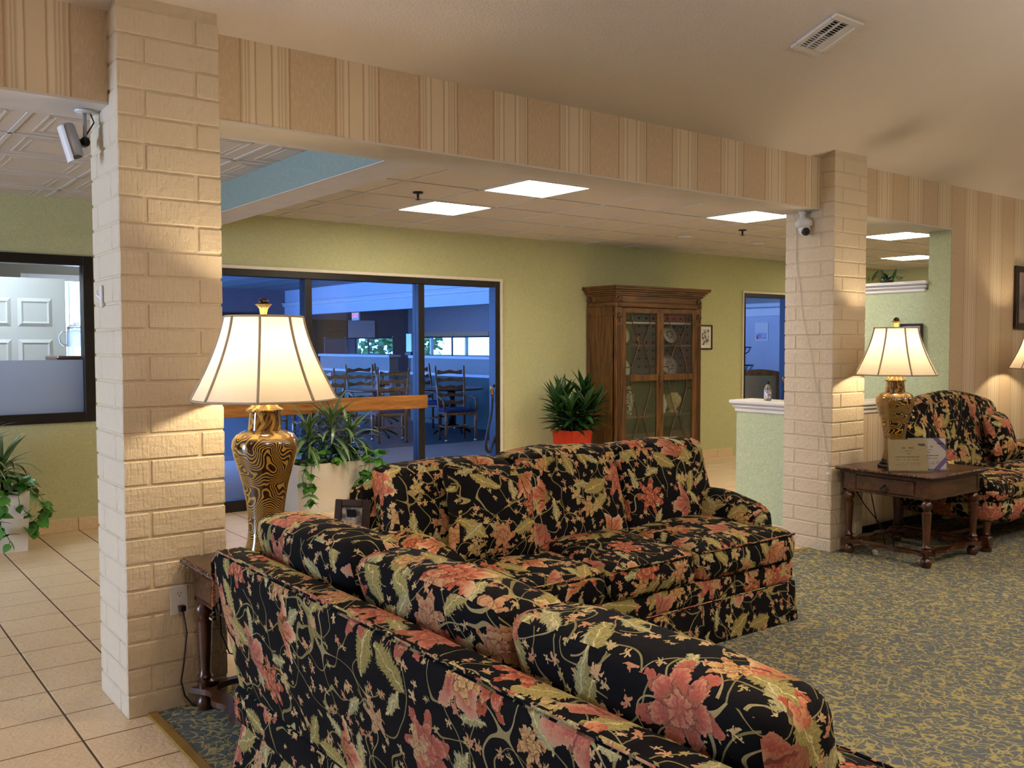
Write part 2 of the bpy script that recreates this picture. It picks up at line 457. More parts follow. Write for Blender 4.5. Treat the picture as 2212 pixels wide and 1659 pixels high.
    m = t.math('MULTIPLY', t.math('LESS_THAN', r, R), t.math('LESS_THAN', t.math('ABSOLUTE', ph), 1.05))
    m = t.math('MULTIPLY', m, t.math('GREATER_THAN', b, .45))
    tt = L(r, 'DIVIDE', R)
    stripe = t.math('ADD', .5, t.math('MULTIPLY', .5, t.math('COSINE', t.math('ADD', L(ph, 'MULTIPLY', 17), L(fine, 'MULTIPLY', 9)))))
    cA = t.ramp(tt, [(0, '6f6a34'), (.25, '93603c'), (.5, '9d4436'), (.75, 'b05a44'), (.90, 'c89a70'), (1, 'd0b88a')])
    cB = t.ramp(tt, [(0, '5c582a'), (.3, 'a08452'), (.7, 'c2906a'), (1, 'cdb084')])
    cc = t.mix(t.math('MULTIPLY', stripe, .85), cA, cB)
    gap = t.math('MULTIPLY', t.math('LESS_THAN', cs6, -.93), t.math('GREATER_THAN', tt, .3))
    cc = t.mix(t.math('MULTIPLY', gap, .8), cc, lin('3a1815'))
    cc = t.mix(t.math('MULTIPLY', t.math('GREATER_THAN', a, .6), .4), cc, lin('9c5a5a'))
    col = t.mix(m, col, cc)
    # many-petalled blooms
    for sc_, off, s0, np_, th_, pal in ((3.3, (7.9, .6, 0), .082, 7, .40, ('8d7a40', '95402f', 'b3604a', 'c08f68', 'cbb084')),
                                        (4.6, (1.9, 9.3, 0), .050, 6, .52, ('7c4030', 'b07a4c', 'c2a068', 'c4a872', 'b39a60')),
                                        (5.4, (5.1, 3.3, 0), .036, 5, .60, ('8a7d44', 'a9945a', 'bda774', 'c9b484', 'a5603f'))):
        x, y, a, b = cell(sc_, off, .62)
        th = t.math('ARCTAN2', y, x); r = t.math('SQRT', t.math('ADD', L(x, 'MULTIPLY', x), L(y, 'MULTIPLY', y)))
        cs = t.math('COSINE', L(th, 'MULTIPLY', np_))
        R = t.math('MULTIPLY', t.math('MULTIPLY', s0, t.math('ADD', .8, t.math('MULTIPLY', a, .45))), t.math('ADD', .76, t.math('MULTIPLY', .27, cs)))
        m = t.math('MULTIPLY', t.math('LESS_THAN', r, R), t.math('GREATER_THAN', b, th_))
        tt = L(r, 'DIVIDE', R)
        band = t.math('MULTIPLY', t.math('ADD', tt, t.math('MULTIPLY', cs, .14)), 2.3)
        inner = t.math('FRACT', band)
        hair = t.math('SINE', t.math('ADD', L(th, 'MULTIPLY', np_*5), L(fine, 'MULTIPLY', 6)))
        k_ = t.math('ADD', t.math('MULTIPLY', inner, .62), t.math('ADD', t.math('MULTIPLY', fine, .22), t.math('MULTIPLY', hair, .10)))
        cc = t.ramp(k_, [(i/4, p) for i, p in enumerate(pal)])
        ed = t.math('MULTIPLY', t.math('LESS_THAN', cs, -.86), t.math('GREATER_THAN', tt, .30))
        ed = t.math('MAXIMUM', ed, t.math('LESS_THAN', inner, .07))
        cc = t.mix(t.math('MULTIPLY', ed, .75), cc, lin('2c1412'))
        cc = t.mix(t.math('MULTIPLY', t.math('GREATER_THAN', a, .55), .35), cc, lin('a3685c'))
        col = t.mix(m, col, cc)
    weave, _ = t.noise(uv0, 900, 1, dims='2D')
    soft, _ = t.noise(uv0, 7, 3, .55, dims='2D')
    h = t.math('ADD', t.math('MULTIPLY', weave, .12), t.math('MULTIPLY', soft, 1.0))
    col = t.mix(.18, col, t.ramp(fine, [(.3, (.2, .2, .2)), (.7, (.8, .8, .8))]), 'OVERLAY')
    t.bsdf(col, .85, t.bump(h, .35, .012), Specular_IOR_Level=.12)
    return t.m
M_FLORAL = floral()

def glass(name, tint=(1, 1, 1), refl=1.0, rough=0.0):
    t = NT(name)
    tr = t.n('BsdfTransparent'); tr.inputs[0].default_value = lin(tint)
    gl = t.n('BsdfGlossy'); gl.inputs['Roughness'].default_value = rough
    lw = t.n('LayerWeight'); lw.inputs[0].default_value = .5
    fr = t.math('ADD', .04, t.math('MULTIPLY', .96, t.math('POWER', lw.outputs['Facing'], 5)))
    mx = t.n('MixShader'); t.put(mx.inputs[0], t.math('MULTIPLY', fr, refl, clamp=True))
    t.put(mx.inputs[1], tr.outputs[0]); t.put(mx.inputs[2], gl.outputs[0]); t.surf(mx.outputs[0]); return t.m
M_GLASS = glass('clear_glass', (.95, .97, .98), 1.1)
M_TINT = glass('blue_tinted_glass', (.36, .50, .74), .5)
M_PANEL = glass('guard_glass', (.9, .97, .95), 6)
M_CABGL = glass('cabinet_glass', (.92, .92, .9), 3.0)
M_ACRYL = glass('acrylic', (.95, .95, .95), 1.5)
def clear_solid(name, tint='e8f0f2'):
    t = NT(name); t.bsdf(tint, .05, None, Transmission_Weight=.9, IOR=1.2, Alpha=.75); return t.m
M_JUG = clear_solid('pressed_glass')
def frosted():
    t = NT('frosted_film')
    d = t.n('BsdfDiffuse'); d.inputs[0].default_value = lin('c4cad4')
    tl = t.n('BsdfTranslucent'); tl.inputs[0].default_value = lin('c9cfdb')
    tr = t.n('BsdfTransparent'); tr.inputs[0].default_value = lin('e0e4ee')
    m1 = t.n('MixShader'); m1.inputs[0].default_value = .6
    t.put(m1.inputs[1], d.outputs[0]); t.put(m1.inputs[2], tl.outputs[0])
    m2 = t.n('MixShader'); m2.inputs[0].default_value = .22
    t.put(m2.inputs[1], m1.outputs[0]); t.put(m2.inputs[2], tr.outputs[0]); t.surf(m2.outputs[0]); return t.m
M_FROST = frosted()
def emit(name, color, strength):
    t = NT(name); e = t.n('Emission'); e.inputs[0].default_value = lin(color); e.inputs[1].default_value = strength
    t.surf(e.outputs[0]); return t.m
M_PANELLIGHT = emit('troffer_diffuser', (1.0, .86, .66), 25)
M_LOUNGEFILL = emit('lounge_fill_glow', (1.0, .85, .74), 18)  # glow of the added fill bowls over the lounge
M_FILLUP = emit('fill_uplight_glow', (1.0, .86, .78), 100)  # upward fill glow, added to brighten the sloping ceiling
M_EXIT = emit('exit_sign_glow', (1.0, .25, .35), 1.2)
M_BRONZE = plain('bronze_frame', '1e1814', .4, .15, 10, 0, Metallic=.3)
M_BLACK = plain('black_plastic', '0c0c0d', .4, .1)
M_BLACKM = plain('black_metal', '131313', .4, .1, Metallic=.5)
M_GOLD = plain('brass_strip', 'b5924a', .35, .1, 30, 0, Metallic=.6)
M_BRASS = plain('brass', 'b48a3c', .25, .08, 30, 0, Metallic=.9)
M_STEEL = plain('brushed_steel', 'a8adb0', .3, .05, 30, 0, Metallic=.9)
M_CREAM = plain('cream_casing', 'e6dcc6', .5, .03)
M_DARKW = plain('dark_frame_wood', '20120c', .35, .2, 30)
M_PAPER = plain('white_paper', 'e9e4dc', .8, .02)
M_PLASTW = plain('white_plastic', 'e4e2de', .35, .02)
M_GREYM = plain('grey_paint_metal', '9ea2a8', .35, .04, 20, 0, Metallic=.3)

def zebra():
    t = NT('tiger_glaze_ceramic'); v = t.coord('Object')
    vv = t.vmath('ADD', v, t.vmath('SCALE', t.vmath('SUBTRACT', t.noise(v, 7, 1.5)[1], (.5, .5, .5)), scale=.30))
    x, y, z = t.sep(vv)
    f, _ = t.noise(t.vmath('MULTIPLY', vv, (1.0, 1.0, .5)), 10, .6, .4, dist=.5)
    s = t.math('SINE', t.math('ADD', t.math('MULTIPLY', t.math('ADD', x, t.math('ADD', t.math('MULTIPLY', y, .7), t.math('MULTIPLY', z, .35))), 560), t.math('MULTIPLY', f, 9)))
    col = t.ramp(t.math('ADD', t.math('MULTIPLY', s, .5), .5), [(.52, '2e1407'), (.72, 'b08a38')])
    z0 = t.sep(v)[2]
    top = t.math('MULTIPLY', t.math('GREATER_THAN', z0, .49), .55)
    s2 = t.math('SINE', t.math('ADD', t.math('MULTIPLY', t.math('ARCTAN2', t.sep(v)[1], t.sep(v)[0]), 9), t.math('MULTIPLY', f, 14)))
    col2 = t.ramp(s2, [(.42, '5a3612'), (.6, 'd2ab52')])
    col = t.mix(top, col, col2)
    t.bsdf(col, .12, None, Coat_Weight=.8, Coat_Roughness=.04); return t.m
M_ZEBRA = zebra()
def shade():
    t = NT('linen_lampshade'); v = t.coord('Object')
    f, _ = t.noise(t.vmath('MULTIPLY', v, (1, 1, 1)), 160, 2)
    col = t.mix(f, lin('efe3cb'), lin('e6d9bf'))
    d = t.n('BsdfDiffuse'); t.put(d.inputs[0], col)
    tl = t.n('BsdfTranslucent'); t.put(tl.inputs[0], col)
    m = t.n('MixShader'); m.inputs[0].default_value = .25
    t.put(m.inputs[1], d.outputs[0]); t.put(m.inputs[2], tl.outputs[0]); t.surf(m.outputs[0]); return t.m
M_SHADE = shade()
M_TRIM = plain('shade_trim', 'b3a28a', .8, .03)
def leafmat(name, a, b, stripe=None, rough=.35):
    t = NT(name); v = t.coord('Object'); x, y, z = t.sep(v)
    f, _ = t.noise(t.geo(), 12, 2); r = t.n('ObjectInfo').outputs['Random']
    col = t.mix(t.math('ADD', t.math('MULTIPLY', f, .6), t.math('MULTIPLY', r, .4)), lin(a), lin(b))
    if stripe:
        col = t.mix(t.math('MULTIPLY', t.math('LESS_THAN', t.math('ABSOLUTE', y), .004), .8), col, lin(stripe))
    t.bsdf(col, rough, None, Coat_Weight=.15); return t.m
M_LEAFD = leafmat('dracaena_leaf', '3a5a28', '6c8850', 'c2cda0')
M_LEAFP = leafmat('pothos_leaf', '356420', '5a9a34')
M_LEAFS = leafmat('dark_bush_leaf', '18331a', '356026')
M_SOIL = plain('potting_soil', '241a12', .95, .3, 60, .4)
M_PLANTER = plain('cream_planter', 'ddd2bf', .5, .04, 6, .05)
M_REDPOT = plain('red_glazed_pot', 'c2280f', .28, .04, 4)

# ---------------------------------------------------------------- structure
XL, XR, YB, YF = -4.6, 13.15, -5.0, 7.78        # room limits: left, right, behind camera, far wall face
HY0, HY1, SOF = 3.815, 4.0, 2.383               # header wall faces and soffit height
CZ = 2.575                                      # hall ceiling
def slope_z(y): return 2.735 + .36*(HY0-y)
COLX = ((.971, 1.368), (5.636, 6.033))
CY0, CY1 = 3.700, 4.097

# floor: slab with dark joints, tiles of 12 in laid on it
floor = struct('floor', MB().box(XL, XR, YB, YF+.15, -.12, -.0018), M_GROUT, 'beige ceramic tile floor with dark joints')
TS = .3048; gx, gy = .007, .0075
tile_me = mesh_from('tile', MB().cbox(-TS/2+gx/2, TS/2-gx/2, -TS/2+gy/2, TS/2-gy/2, -.012, 0, .0025)); tile_me.materials.append(M_TILE)
spots, rest = [], []
i0 = int((XL-.788)/TS)
for i in range(i0, int((XR-.788)/TS)):
    for j in range(-8, 14):
        cx, cy = .788+TS*(i+.5), 3.607+TS*(j+.5)
        if cy > YF+.02 or cy < 1.0: continue
        if cx > 1.2 and cy < 3.75: continue
        p = project((cx, cy, 0))
        if p and -60 < p[0] < 2272 and -60 < p[1] < 1720: spots.append((p[2], cx, cy))
        else: rest.append((cx, cy))
spots.sort()
vis = []
for d, cx, cy in spots:
    (vis if len(vis) < 300 and not (cx > 3.4 and cy < 4.6) else rest).append((cx, cy) if False else (cx, cy))
for cx, cy in vis: obj('tile', tile_me, None, floor, loc=(cx, cy, 0))
mb = MB()
for cx, cy in rest: mb.cbox(cx-TS/2+gx/2, cx+TS/2-gx/2, cy-TS/2+gy/2, cy+TS/2-gy/2, -.012, 0, .0025)
o = obj('tile_field', mb, M_TILE, floor); o['kind'] = 'stuff'
cp = struct('floor_carpet', MB().box(1.075, XR, YB, 3.86, -.0018, .006), M_CARPET, 'grey-blue carpet figured with yellow-green curling lines')
struct('trim_1', MB().cbox(1.040, 1.080, YB, 3.70, -.002, .010, .004), M_GOLD, 'brass-coloured carpet edge strip beside the near brick column')
struct('trim_2', MB().cbox(1.37, 5.64, 3.855, 3.885, -.002, .010, .004), M_GOLD, 'brass-coloured carpet edge strip behind the middle sofa')

# walls
def wallbox(name, b, mat, label=None): return struct(name, MB().box(*b), mat, label)
# far wall pieces around the openings
mb = MB()
W1 = (-.70, 1.84, .85, 2.14); ST = (2.42, 5.86, 0, 2.135); D2 = (9.79, 10.82, 0, 2.145)
xs = [XL, W1[0], W1[1], ST[0], ST[1], D2[0], D2[1], XR]
mb.box(XL, W1[0], YF, YF+.14, 0, CZ+.1); mb.box(W1[0], W1[1], YF, YF+.14, 0, W1[2]); mb.box(W1[0], W1[1], YF, YF+.14, W1[3], CZ+.1)
mb.box(W1[1], ST[0], YF, YF+.14, 0, CZ+.1); mb.box(ST[0], ST[1], YF, YF+.14, ST[3], CZ+.1)
mb.box(ST[1], D2[0], YF, YF+.14, 0, CZ+.1); mb.box(D2[0], D2[1], YF, YF+.14, D2[3], CZ+.1); mb.box(D2[1], XR, YF, YF+.14, 0, CZ+.1)
struct('wall_far', mb, M_GREEN, 'green patterned wallpaper wall behind the hall')
# baseboard of cut tiles
bb = struct_empty('baseboard_far', 'beige tile skirting along the far green wall')
bt = mesh_from('tile', MB().cbox(-TS/2+.002, TS/2-.002, -.012, 0, 0, .10, .003)); bt.materials.append(M_TILE)
x = -1.2
while x < XR-.2:
    if not (ST[0]-.15 < x < ST[1]+.15 or D2[0]-.15 < x < D2[1]+.15): obj('tile', bt, None, bb, loc=(x, YF, 0))
    x += TS
# header between the columns and the papered wall to the right
mb = MB()
for a, b in ((XL, COLX[0][0]), (COLX[0][1], COLX[1][0]), (COLX[1][1], 7.46)):
    mb.box(a, b, HY0, HY1, SOF+.004, 2.9)
mb.box(7.46, XR, HY0, HY1, 0, 2.9)
wl = struct('wall_header', mb, M_STRIPE, 'tan striped wallpaper header over the openings')
mb = MB()
for a, b in ((XL, COLX[0][0]), (COLX[0][1], COLX[1][0]), (COLX[1][1], 7.46)):
    mb.box(a+.0, b-.0, HY0-.002, HY1+.12, SOF-.006, SOF+.004)
obj('soffit', mb, M_SOFFIT, wl)
obj('hall_face', MB().box(7.458, XR, HY1, HY1+.006, 0, 2.9), M_PALE, wl)
# half wall right of the far column, with papered face, black base and white cap
hw = struct_empty('wall_half_right', 'low papered wall with white cap between far column and striped wall')
obj('wall_body', MB().box(COLX[1][1], 7.46, 3.86, 4.0, 0, .93), M_STRIPE, hw)
obj('base', MB().box(COLX[1][1], 7.46, 3.848, 3.86, 0, .082), M_BLACK, hw)
def cap_mould(mb, x0, x1, y0, y1, z0):
    mb.cbox(x0-.012, x1+.012, y0-.012, y1+.012, z0, z0+.030, .006)
    mb.cbox(x0-.028, x1+.028, y0-.028, y1+.028, z0+.030, z0+.062, .012)
    mb.cbox(x0-.045, x1+.045, y0-.045, y1+.045, z0+.062, z0+.092, .008)
    return mb
obj('cap', cap_mould(MB(), COLX[1][1]+.05, 7.40, 3.86, 4.0, .93), M_WHITE, hw)
# half wall left of the far column
hw = struct_empty('wall_half_left', 'low pale green wall with white cap joined to far column')
obj('wall_body', MB().box(5.735, 5.93, CY1, 4.60, 0, .93), M_PALE, hw)
obj('cap', cap_mould(MB(), 5.735, 5.93, CY1+.05, 4.60, .93), M_WHITE, hw)
for k in range(2):
    obj('tile', MB().cbox(5.725, 5.735, CY1+.005+k*.25, CY1+.25+k*.25, 0, .1, .003), M_TILE, hw)
# partition seen through the niche
pt = struct_empty('wall_partition', 'pale green partition with white ledge seen past the far column')
obj('wall_body', MB().box(7.46, 7.60, HY1, 5.0, 0, 1.90), M_PALE, pt)
obj('ledge', cap_mould(MB(), 7.46, 7.60, HY1+.04, 4.99, 1.885), M_WHITE, pt)
obj('end_face', MB().box(7.452, 7.46, HY0+.002, HY1, 0, SOF), M_PALE, pt)
# other sides (light comes from the entrance glazing on the left)
mb = MB()
mb.box(XL-.15, XL, YB, 3.9, 0, 4.6); mb.box(XL-.15, XL, 5.1, YF+.14, 0, 4.6); mb.box(XL-.15, XL, 3.9, 5.1, 2.25, 4.6); mb.box(XL-.15, XL, 3.9, 5.1, 0, .1)
struct('wall_left', mb, M_STRIPE)
wn = struct_empty('window_entrance', 'glazed entrance front')
mb = MB()
for y in (3.9, 4.47, 5.04): mb.box(XL-.1, XL-.02, y, y+.06, .1, 2.25)
obj('frame', mb, M_BRONZE, wn)
wallbox('wall_back', (XL, XR, YB-.15, YB, 0, 4.6), M_STRIPE)
wallbox('wall_right', (XR, XR+.15, YB, YF+.14, 0, 4.6), M_GREEN)
# sloped lounge ceiling, ridge behind the camera
YRG = -.6
mb = MB()
mb.add([(XL, HY1, slope_z(HY1)), (XR, HY1, slope_z(HY1)), (XR, YRG, slope_z(YRG)), (XL, YRG, slope_z(YRG)), (XR, YB, slope_z(YRG)-.36*(YRG-YB)), (XL, YB, slope_z(YRG)-.36*(YRG-YB))],
       [(0, 1, 2, 3), (3, 2, 4, 5)])
struct('ceiling_lounge', mb, M_CEIL, 'sloping textured plaster ceiling')
# flat hall ceiling of 2 ft tiles in a metal grid
ceil = struct_empty('ceiling_hall', 'suspended tile ceiling of the hall')
CT = .6096; CX0, CYO = 3.965, 4.935
LIGHTS = [(0, 0), (0, 2), (4, 0), (8, 0), (12, 2)]
def ctile(flat=False):
    m = MB(); a = CT/2-.012
    m.cbox(-a, a, -a, a, 0, .02, .003)
    if flat: return m
    b = a-.075; w = .012
    for sx, sy, ex, ey in ((-b, -b, b, -b+w), (-b, b-w, b, b), (-b, -b, -b+w, b), (b-w, -b, b, b)):
        m.box(sx, ex, sy, ey, -.0035, .001)
    c = a-.115
    for sx, sy, ex, ey in ((-c, -c, c, -c+w*.6), (-c, c-w*.6, c, c), (-c, -c, -c+w*.6, c), (c-w*.6, -c, c, c)):
        m.box(sx, ex, sy, ey, -.0025, .001)
    return m
ct_me = mesh_from('ceiling_tile', ctile()); ct_me.materials.append(M_TILEC)
cf_me = mesh_from('ceiling_tile', ctile(True)); cf_me.materials.append(M_TILEC)
mb = MB()
nx0, nx1 = -14, 15
for i in range(nx0, nx1):
    for j in range(-1, 5):
        if (i, j) in LIGHTS: continue
        cx, cy = CX0+CT*(i+.5), CYO+CT*(j+.5)
        if cy < HY1-.2 or cy > YF+.25 or cx > XR or cx < XL: continue
        p = project((cx, cy, CZ))
        if p and -150 < p[0] < 2362 and p[1] > -200: obj('ceiling_tile', ct_me if cx < 2.5 else cf_me, None, ceil, loc=(cx, cy, CZ+.004))
        else: mb.box(cx-CT/2+.012, cx+CT/2-.012, cy-CT/2+.012, cy+CT/2-.012, CZ+.004, CZ+.02)
for i in range(nx0, nx1):
    x = CX0+CT*i
    if XL < x < XR-CT: obj('ceiling_tile', MB().cbox(x+.012, x+CT-.012, HY1+.125, CYO-CT-.012, CZ+.004, CZ+.02, .003), M_TILEC, ceil)
o = obj('tile_field', mb, M_TILEC, ceil); o['kind'] = 'stuff'
mb = MB()
for i in range(nx0, nx1+1):
    x = CX0+CT*i
    if XL < x < XR: mb.box(x-.012, x+.012, HY1, YF, CZ-.002, CZ+.012)
for j in range(-1, 6):
    y = CYO+CT*j
    if HY1 < y < YF: mb.box(XL, XR, y-.012, y+.012, CZ-.002, CZ+.012)
obj('ceiling_grid', mb, M_GRID, ceil)
obj('ceiling_deck', MB().box(XL, XR, HY1, YF+.1, CZ+.06, CZ+.1), M_TILEC, ceil)
# dropped beam with blue papered side
bm_ = struct_empty('ceiling_beam', 'dropped beam with blue papered side and white underside')
obj('beam_body', MB().box(2.372, 2.63, HY1, YF, SOF-.004, CZ+.03), M_SOFFIT, bm_)
obj('blue_paper', MB().box(2.365, 2.372, HY1, YF, SOF+.002, CZ), M_BLUE, bm_)

# ---------------------------------------------------------------- brick columns
BW = .397; BA = .2954; JT = .011
def brick(lx, ly, h=.0945): return mesh_from('brick', MB().cbox(0, lx, 0, ly, 0, h, .0045))
long_x = brick(BA-JT/2+.002, .0935); long_y = brick(.0935, BA-JT/2+.002)
lowx = brick(BA-JT/2+.002, .0935, .0855); lowy = brick(.0935, BA-JT/2+.002, .0855)
for m in (long_x, long_y, lowx, lowy): m.materials.append(M_BRICK)
def column(ci, label):
    x0 = COLX[ci][0]
    c = thing('brick_column', label, 'column', (x0, CY0, 0), 0, 'painted brick columns')
    obj('mortar_core', MB().box(.0052, BW-.0052, .0052, BW-.0052, 0, 2.80), M_MORTAR, c)
    L1 = BA-JT/2+.002
    for k in range(27):
        z = 0 if k == 0 else .0893+.1016*(k-1)+.0036
        bx, by = (lowx, lowy) if k == 0 else (long_x, long_y)
        if (k + ci) % 2 == 0: P = ((bx, 0, 0), (by, BW-.0935, 0), (bx, BW-L1, BW-.0935), (by, 0, BW-L1))
        else: P = ((bx, BW-L1, 0), (by, BW-.0935, BW-L1), (bx, 0, BW-.0935), (by, 0, 0))
        for me, dx, dy in P:
            obj('brick', me, None, c, loc=(dx+random.uniform(-.0012, .0012), dy+random.uniform(-.0012, .0012), z+random.uniform(-.001, .001)))
    return c
column(0, 'cream painted brick column standing beside the tiled walkway, nearest the viewer')
column(1, 'cream painted brick column with domed camera, between the low walls')

# ---------------------------------------------------------------- windows and doors in the far wall
def frame_rect(mb, x0, x1, z0, z1, y0, y1, w, sides='lrtb'):
    if 'l' in sides: mb.cbox(x0, x0+w, y0, y1, z0, z1, .003)
    if 'r' in sides: mb.cbox(x1-w, x1, y0, y1, z0, z1, .003)
    xa, xb = (x0+w if 'l' in sides else x0), (x1-w if 'r' in sides else x1)
    if 't' in sides: mb.cbox(xa, xb, y0, y1, z1-w, z1, .003)
    if 'b' in sides: mb.cbox(xa, xb, y0, y1, z0, z0+w, .003)
    return mb
w = struct_empty('window_1', 'dark framed office window, clear above and frosted below')
obj('frame', frame_rect(MB(), W1[0], W1[1], W1[2], W1[3], YF-.025, YF+.10, .075), M_BRONZE, w)
obj('pane', MB().box(W1[0]+.07, W1[1]-.07, YF+.04, YF+.046, 1.335, W1[3]-.07), M_GLASS, w)
obj('frosted_pane', MB().box(W1[0]+.07, W1[1]-.07, YF+.04, YF+.046, W1[2]+.07, 1.335), M_FROST, w)
w = struct_empty('window_2', 'dark framed dining room shopfront with two glazed bays and open doorway')
obj('casing', frame_rect(MB(), ST[0], ST[1], 0, ST[3], YF-.018, YF+.02, .030, 'lrt'), M_CREAM, w)
obj('frame', frame_rect(MB(), ST[0]+.03, ST[1]-.03, 0, ST[3]-.03, YF-.006, YF+.11, .06, 'lrt'), M_BRONZE, w)
for x in (3.665, 4.865): obj('mullion', MB().cbox(x-.035, x+.035, YF-.004, YF+.11, 0, ST[3]-.09, .003), M_BRONZE, w)
obj('sill', MB().cbox(ST[0]+.09, 4.83, YF, YF+.11, 0, .10, .003), M_BRONZE, w)
obj('pane', MB().box(ST[0]+.09, 3.63, YF+.05, YF+.056, .10, ST[3]-.09), M_GLASS, w)
obj('pane', MB().box(3.70, 4.83, YF+.05, YF+.056, .10, ST[3]-.09), M_GLASS, w)
o = obj('handrail_board', MB().cbox(2.55, 4.905, YF-.055, YF-.008, .822, .955, .006), M_RAIL)
tag(o, 'oak board handrail fixed across the dark glazed bays', 'handrail')
d = struct_empty('door_1', 'dark framed open doorway to the dining room beside the cabinet')
obj('casing', frame_rect(MB(), D2[0], D2[1], 0, D2[3], YF-.018, YF+.02, .028, 'lrt'), M_CREAM, d)
obj('frame', frame_rect(MB(), D2[0]+.028, D2[1]-.028, 0, D2[3]-.028, YF-.004, YF+.11, .05, 'lrt'), M_BRONZE, d)
def rope(x, z, label, side=1):
    t = thing('barrier_rope', label, 'rope', (x, YF+.02, 0))
    obj('clasp', MB().lathe([(.006, 0), (.017, .01), (.017, .07), (.010, .085), (.010, .10)], 12, Tm(-.05*side, 0, z-.1) @ Rm(-14*side, 'Y')), M_BRASS, t, True)
    pts = [(-.055*side, 0, z-.09)]
    for k in range(1, 24):
        u = k/23; pts.append((-.055*side - .13*side*math.sin(u*math.pi*.5)*math.sin(u*math.pi)*1.15 + .05*side*u, .0, z-.09-.62*math.sin(u*math.pi*.56)/math.sin(math.pi*.5) + (.18*sm(u, .8, 1))))
    obj('rope_length', MB().tube(pts, .014, 8), M_BLACK, t, True)
    obj('hook', MB().lathe([(.012, 0), (.012, .03)], 8, Tm(-.03*side, 0, z-.02)), M_BLACKM, t)
rope(5.80, 1.02, 'black rope with brass clasp hanging in the doorway beside the red pot')
rope(10.78, 1.0, 'black rope with brass clasp hanging in the doorway right of the cabinet')

# ---------------------------------------------------------------- office behind the left window
wallbox('wall_office_back', (XL, 1.85, 10.8, 10.9, 0, 2.7), plain('office_wall', '8d8373', .8, .04))
mb = MB(); mb.box(1.85, 2.85, 10.8, 10.9, 0, .7); mb.box(1.85, 2.85, 10.8, 10.9, 2.2, 2.7); mb.box(2.8, 2.9, 10.8, 10.9, 0, 2.7)
struct('wall_office_window', mb, MATS['office_wall'])
wn = struct_empty('window_3', 'office window onto daylight')
mb = frame_rect(MB(), 1.85, 2.8, .7, 2.2, 10.8, 10.86, .07)
obj('frame', mb, M_WHITE, wn)
wallbox('wall_office_side', (2.8, 2.88, YF+.14, 10.9, 0, 2.7), MATS['office_wall'])
wallbox('ceiling_office', (XL, 2.88, YF+.14, 10.9, 2.5, 2.6), M_TILEC)
wallbox('floor_office', (XL, 2.88, YF+.14, 10.9, -.1, 0), plain('office_carpet', '5c5a58', .95, .1, 40))
wallbox('wall_office_left', (XL, XL+.1, YF+.14, 10.9, 0, 2.6), MATS['office_wall'])
t = thing('office_light', 'white ceiling light inside the office', 'ceiling light', (.9, 8.35, 2.5)); obj('frame', MB().cbox(-.62, .62, -.16, .16, -.02, 0, .004), M_GRID, t); obj('diffuser', MB().box(-.6, .6, -.14, .14, -.026, -.02), emit('office_diffuser', (.72, .86, 1.0), 24), t)
def panel_door():
    t = thing('panel_door', 'white six-panel door standing open behind the office window', 'door', (1.07, 8.96, 0))
    obj('leaf_slab', MB().cbox(0, .82, 0, .038, .01, 2.035, .003), M_WHITE, t)
    for x0, x1 in ((.11, .385), (.435, .71)):
        for z0, z1 in ((.2, .72), (.86, 1.50), (1.61, 1.86)):
            m = MB(); m.add([(x0, 0, z0), (x1, 0, z0), (x1, 0, z1), (x0, 0, z1), (x0+.03, -.014, z0+.03), (x1-.03, -.014, z0+.03), (x1-.03, -.014, z1-.03), (x0+.03, -.014, z1-.03),
                             (x0+.045, -.006, z0+.045), (x1-.045, -.006, z0+.045), (x1-.045, -.006, z1-.045), (x0+.045, -.006, z1-.045)],
                            [(0, 1, 5, 4), (1, 2, 6, 5), (2, 3, 7, 6), (3, 0, 4, 7), (4, 5, 9, 8), (5, 6, 10, 9), (6, 7, 11, 10), (7, 4, 8, 11), (8, 9, 10, 11)])
            obj('panel', m, M_WHITE, t)
    obj('knob', MB().ball((.76, -.045, .95), .028), M_BRASS, t, True)
panel_door()
t = thing('office_cabinet', 'brown wood cabinet with moulded top behind the frosted pane', 'cabinet', (1.62, 8.03, 0))
obj('body', MB().cbox(.03, 1.0, .02, .42, 0, 1.325, .004), M_OFFICEW, t)
obj('top', MB().cbox(0, 1.05, -.01, .45, 1.325, 1.362, .012), M_OFFICEW, t)
t = thing('glass_pitcher', 'clear pressed glass pitcher standing on brown wood top in the office', 'pitcher', (1.80, 8.17, 1.362))
def swirl(a, z): return 1+.035*math.sin(8*a+z*60)*sm(z, .05, .08)
obj('body', MB().lathe([(.072, 0), (.076, .01), (.074, .065), (.080, .08), (.078, .17), (.070, .19), (.072, .235), (.069, .235), (.066, .19), (.072, .16), (.070, .075)], 40, mod=swirl, cap=False), M_JUG, t, True)
obj('lid', MB().lathe([(.071, .236), (.05, .25), (.02, .255), (.018, .272), (.004, .275)], 24), M_JUG, t, True)
obj('handle', MB().tube([(-.07, 0, .19), (-.105, 0, .195), (-.13, 0, .16), (-.125, 0, .11), (-.10, 0, .085), (-.074, 0, .085)], .009, 8), M_JUG, t, True)

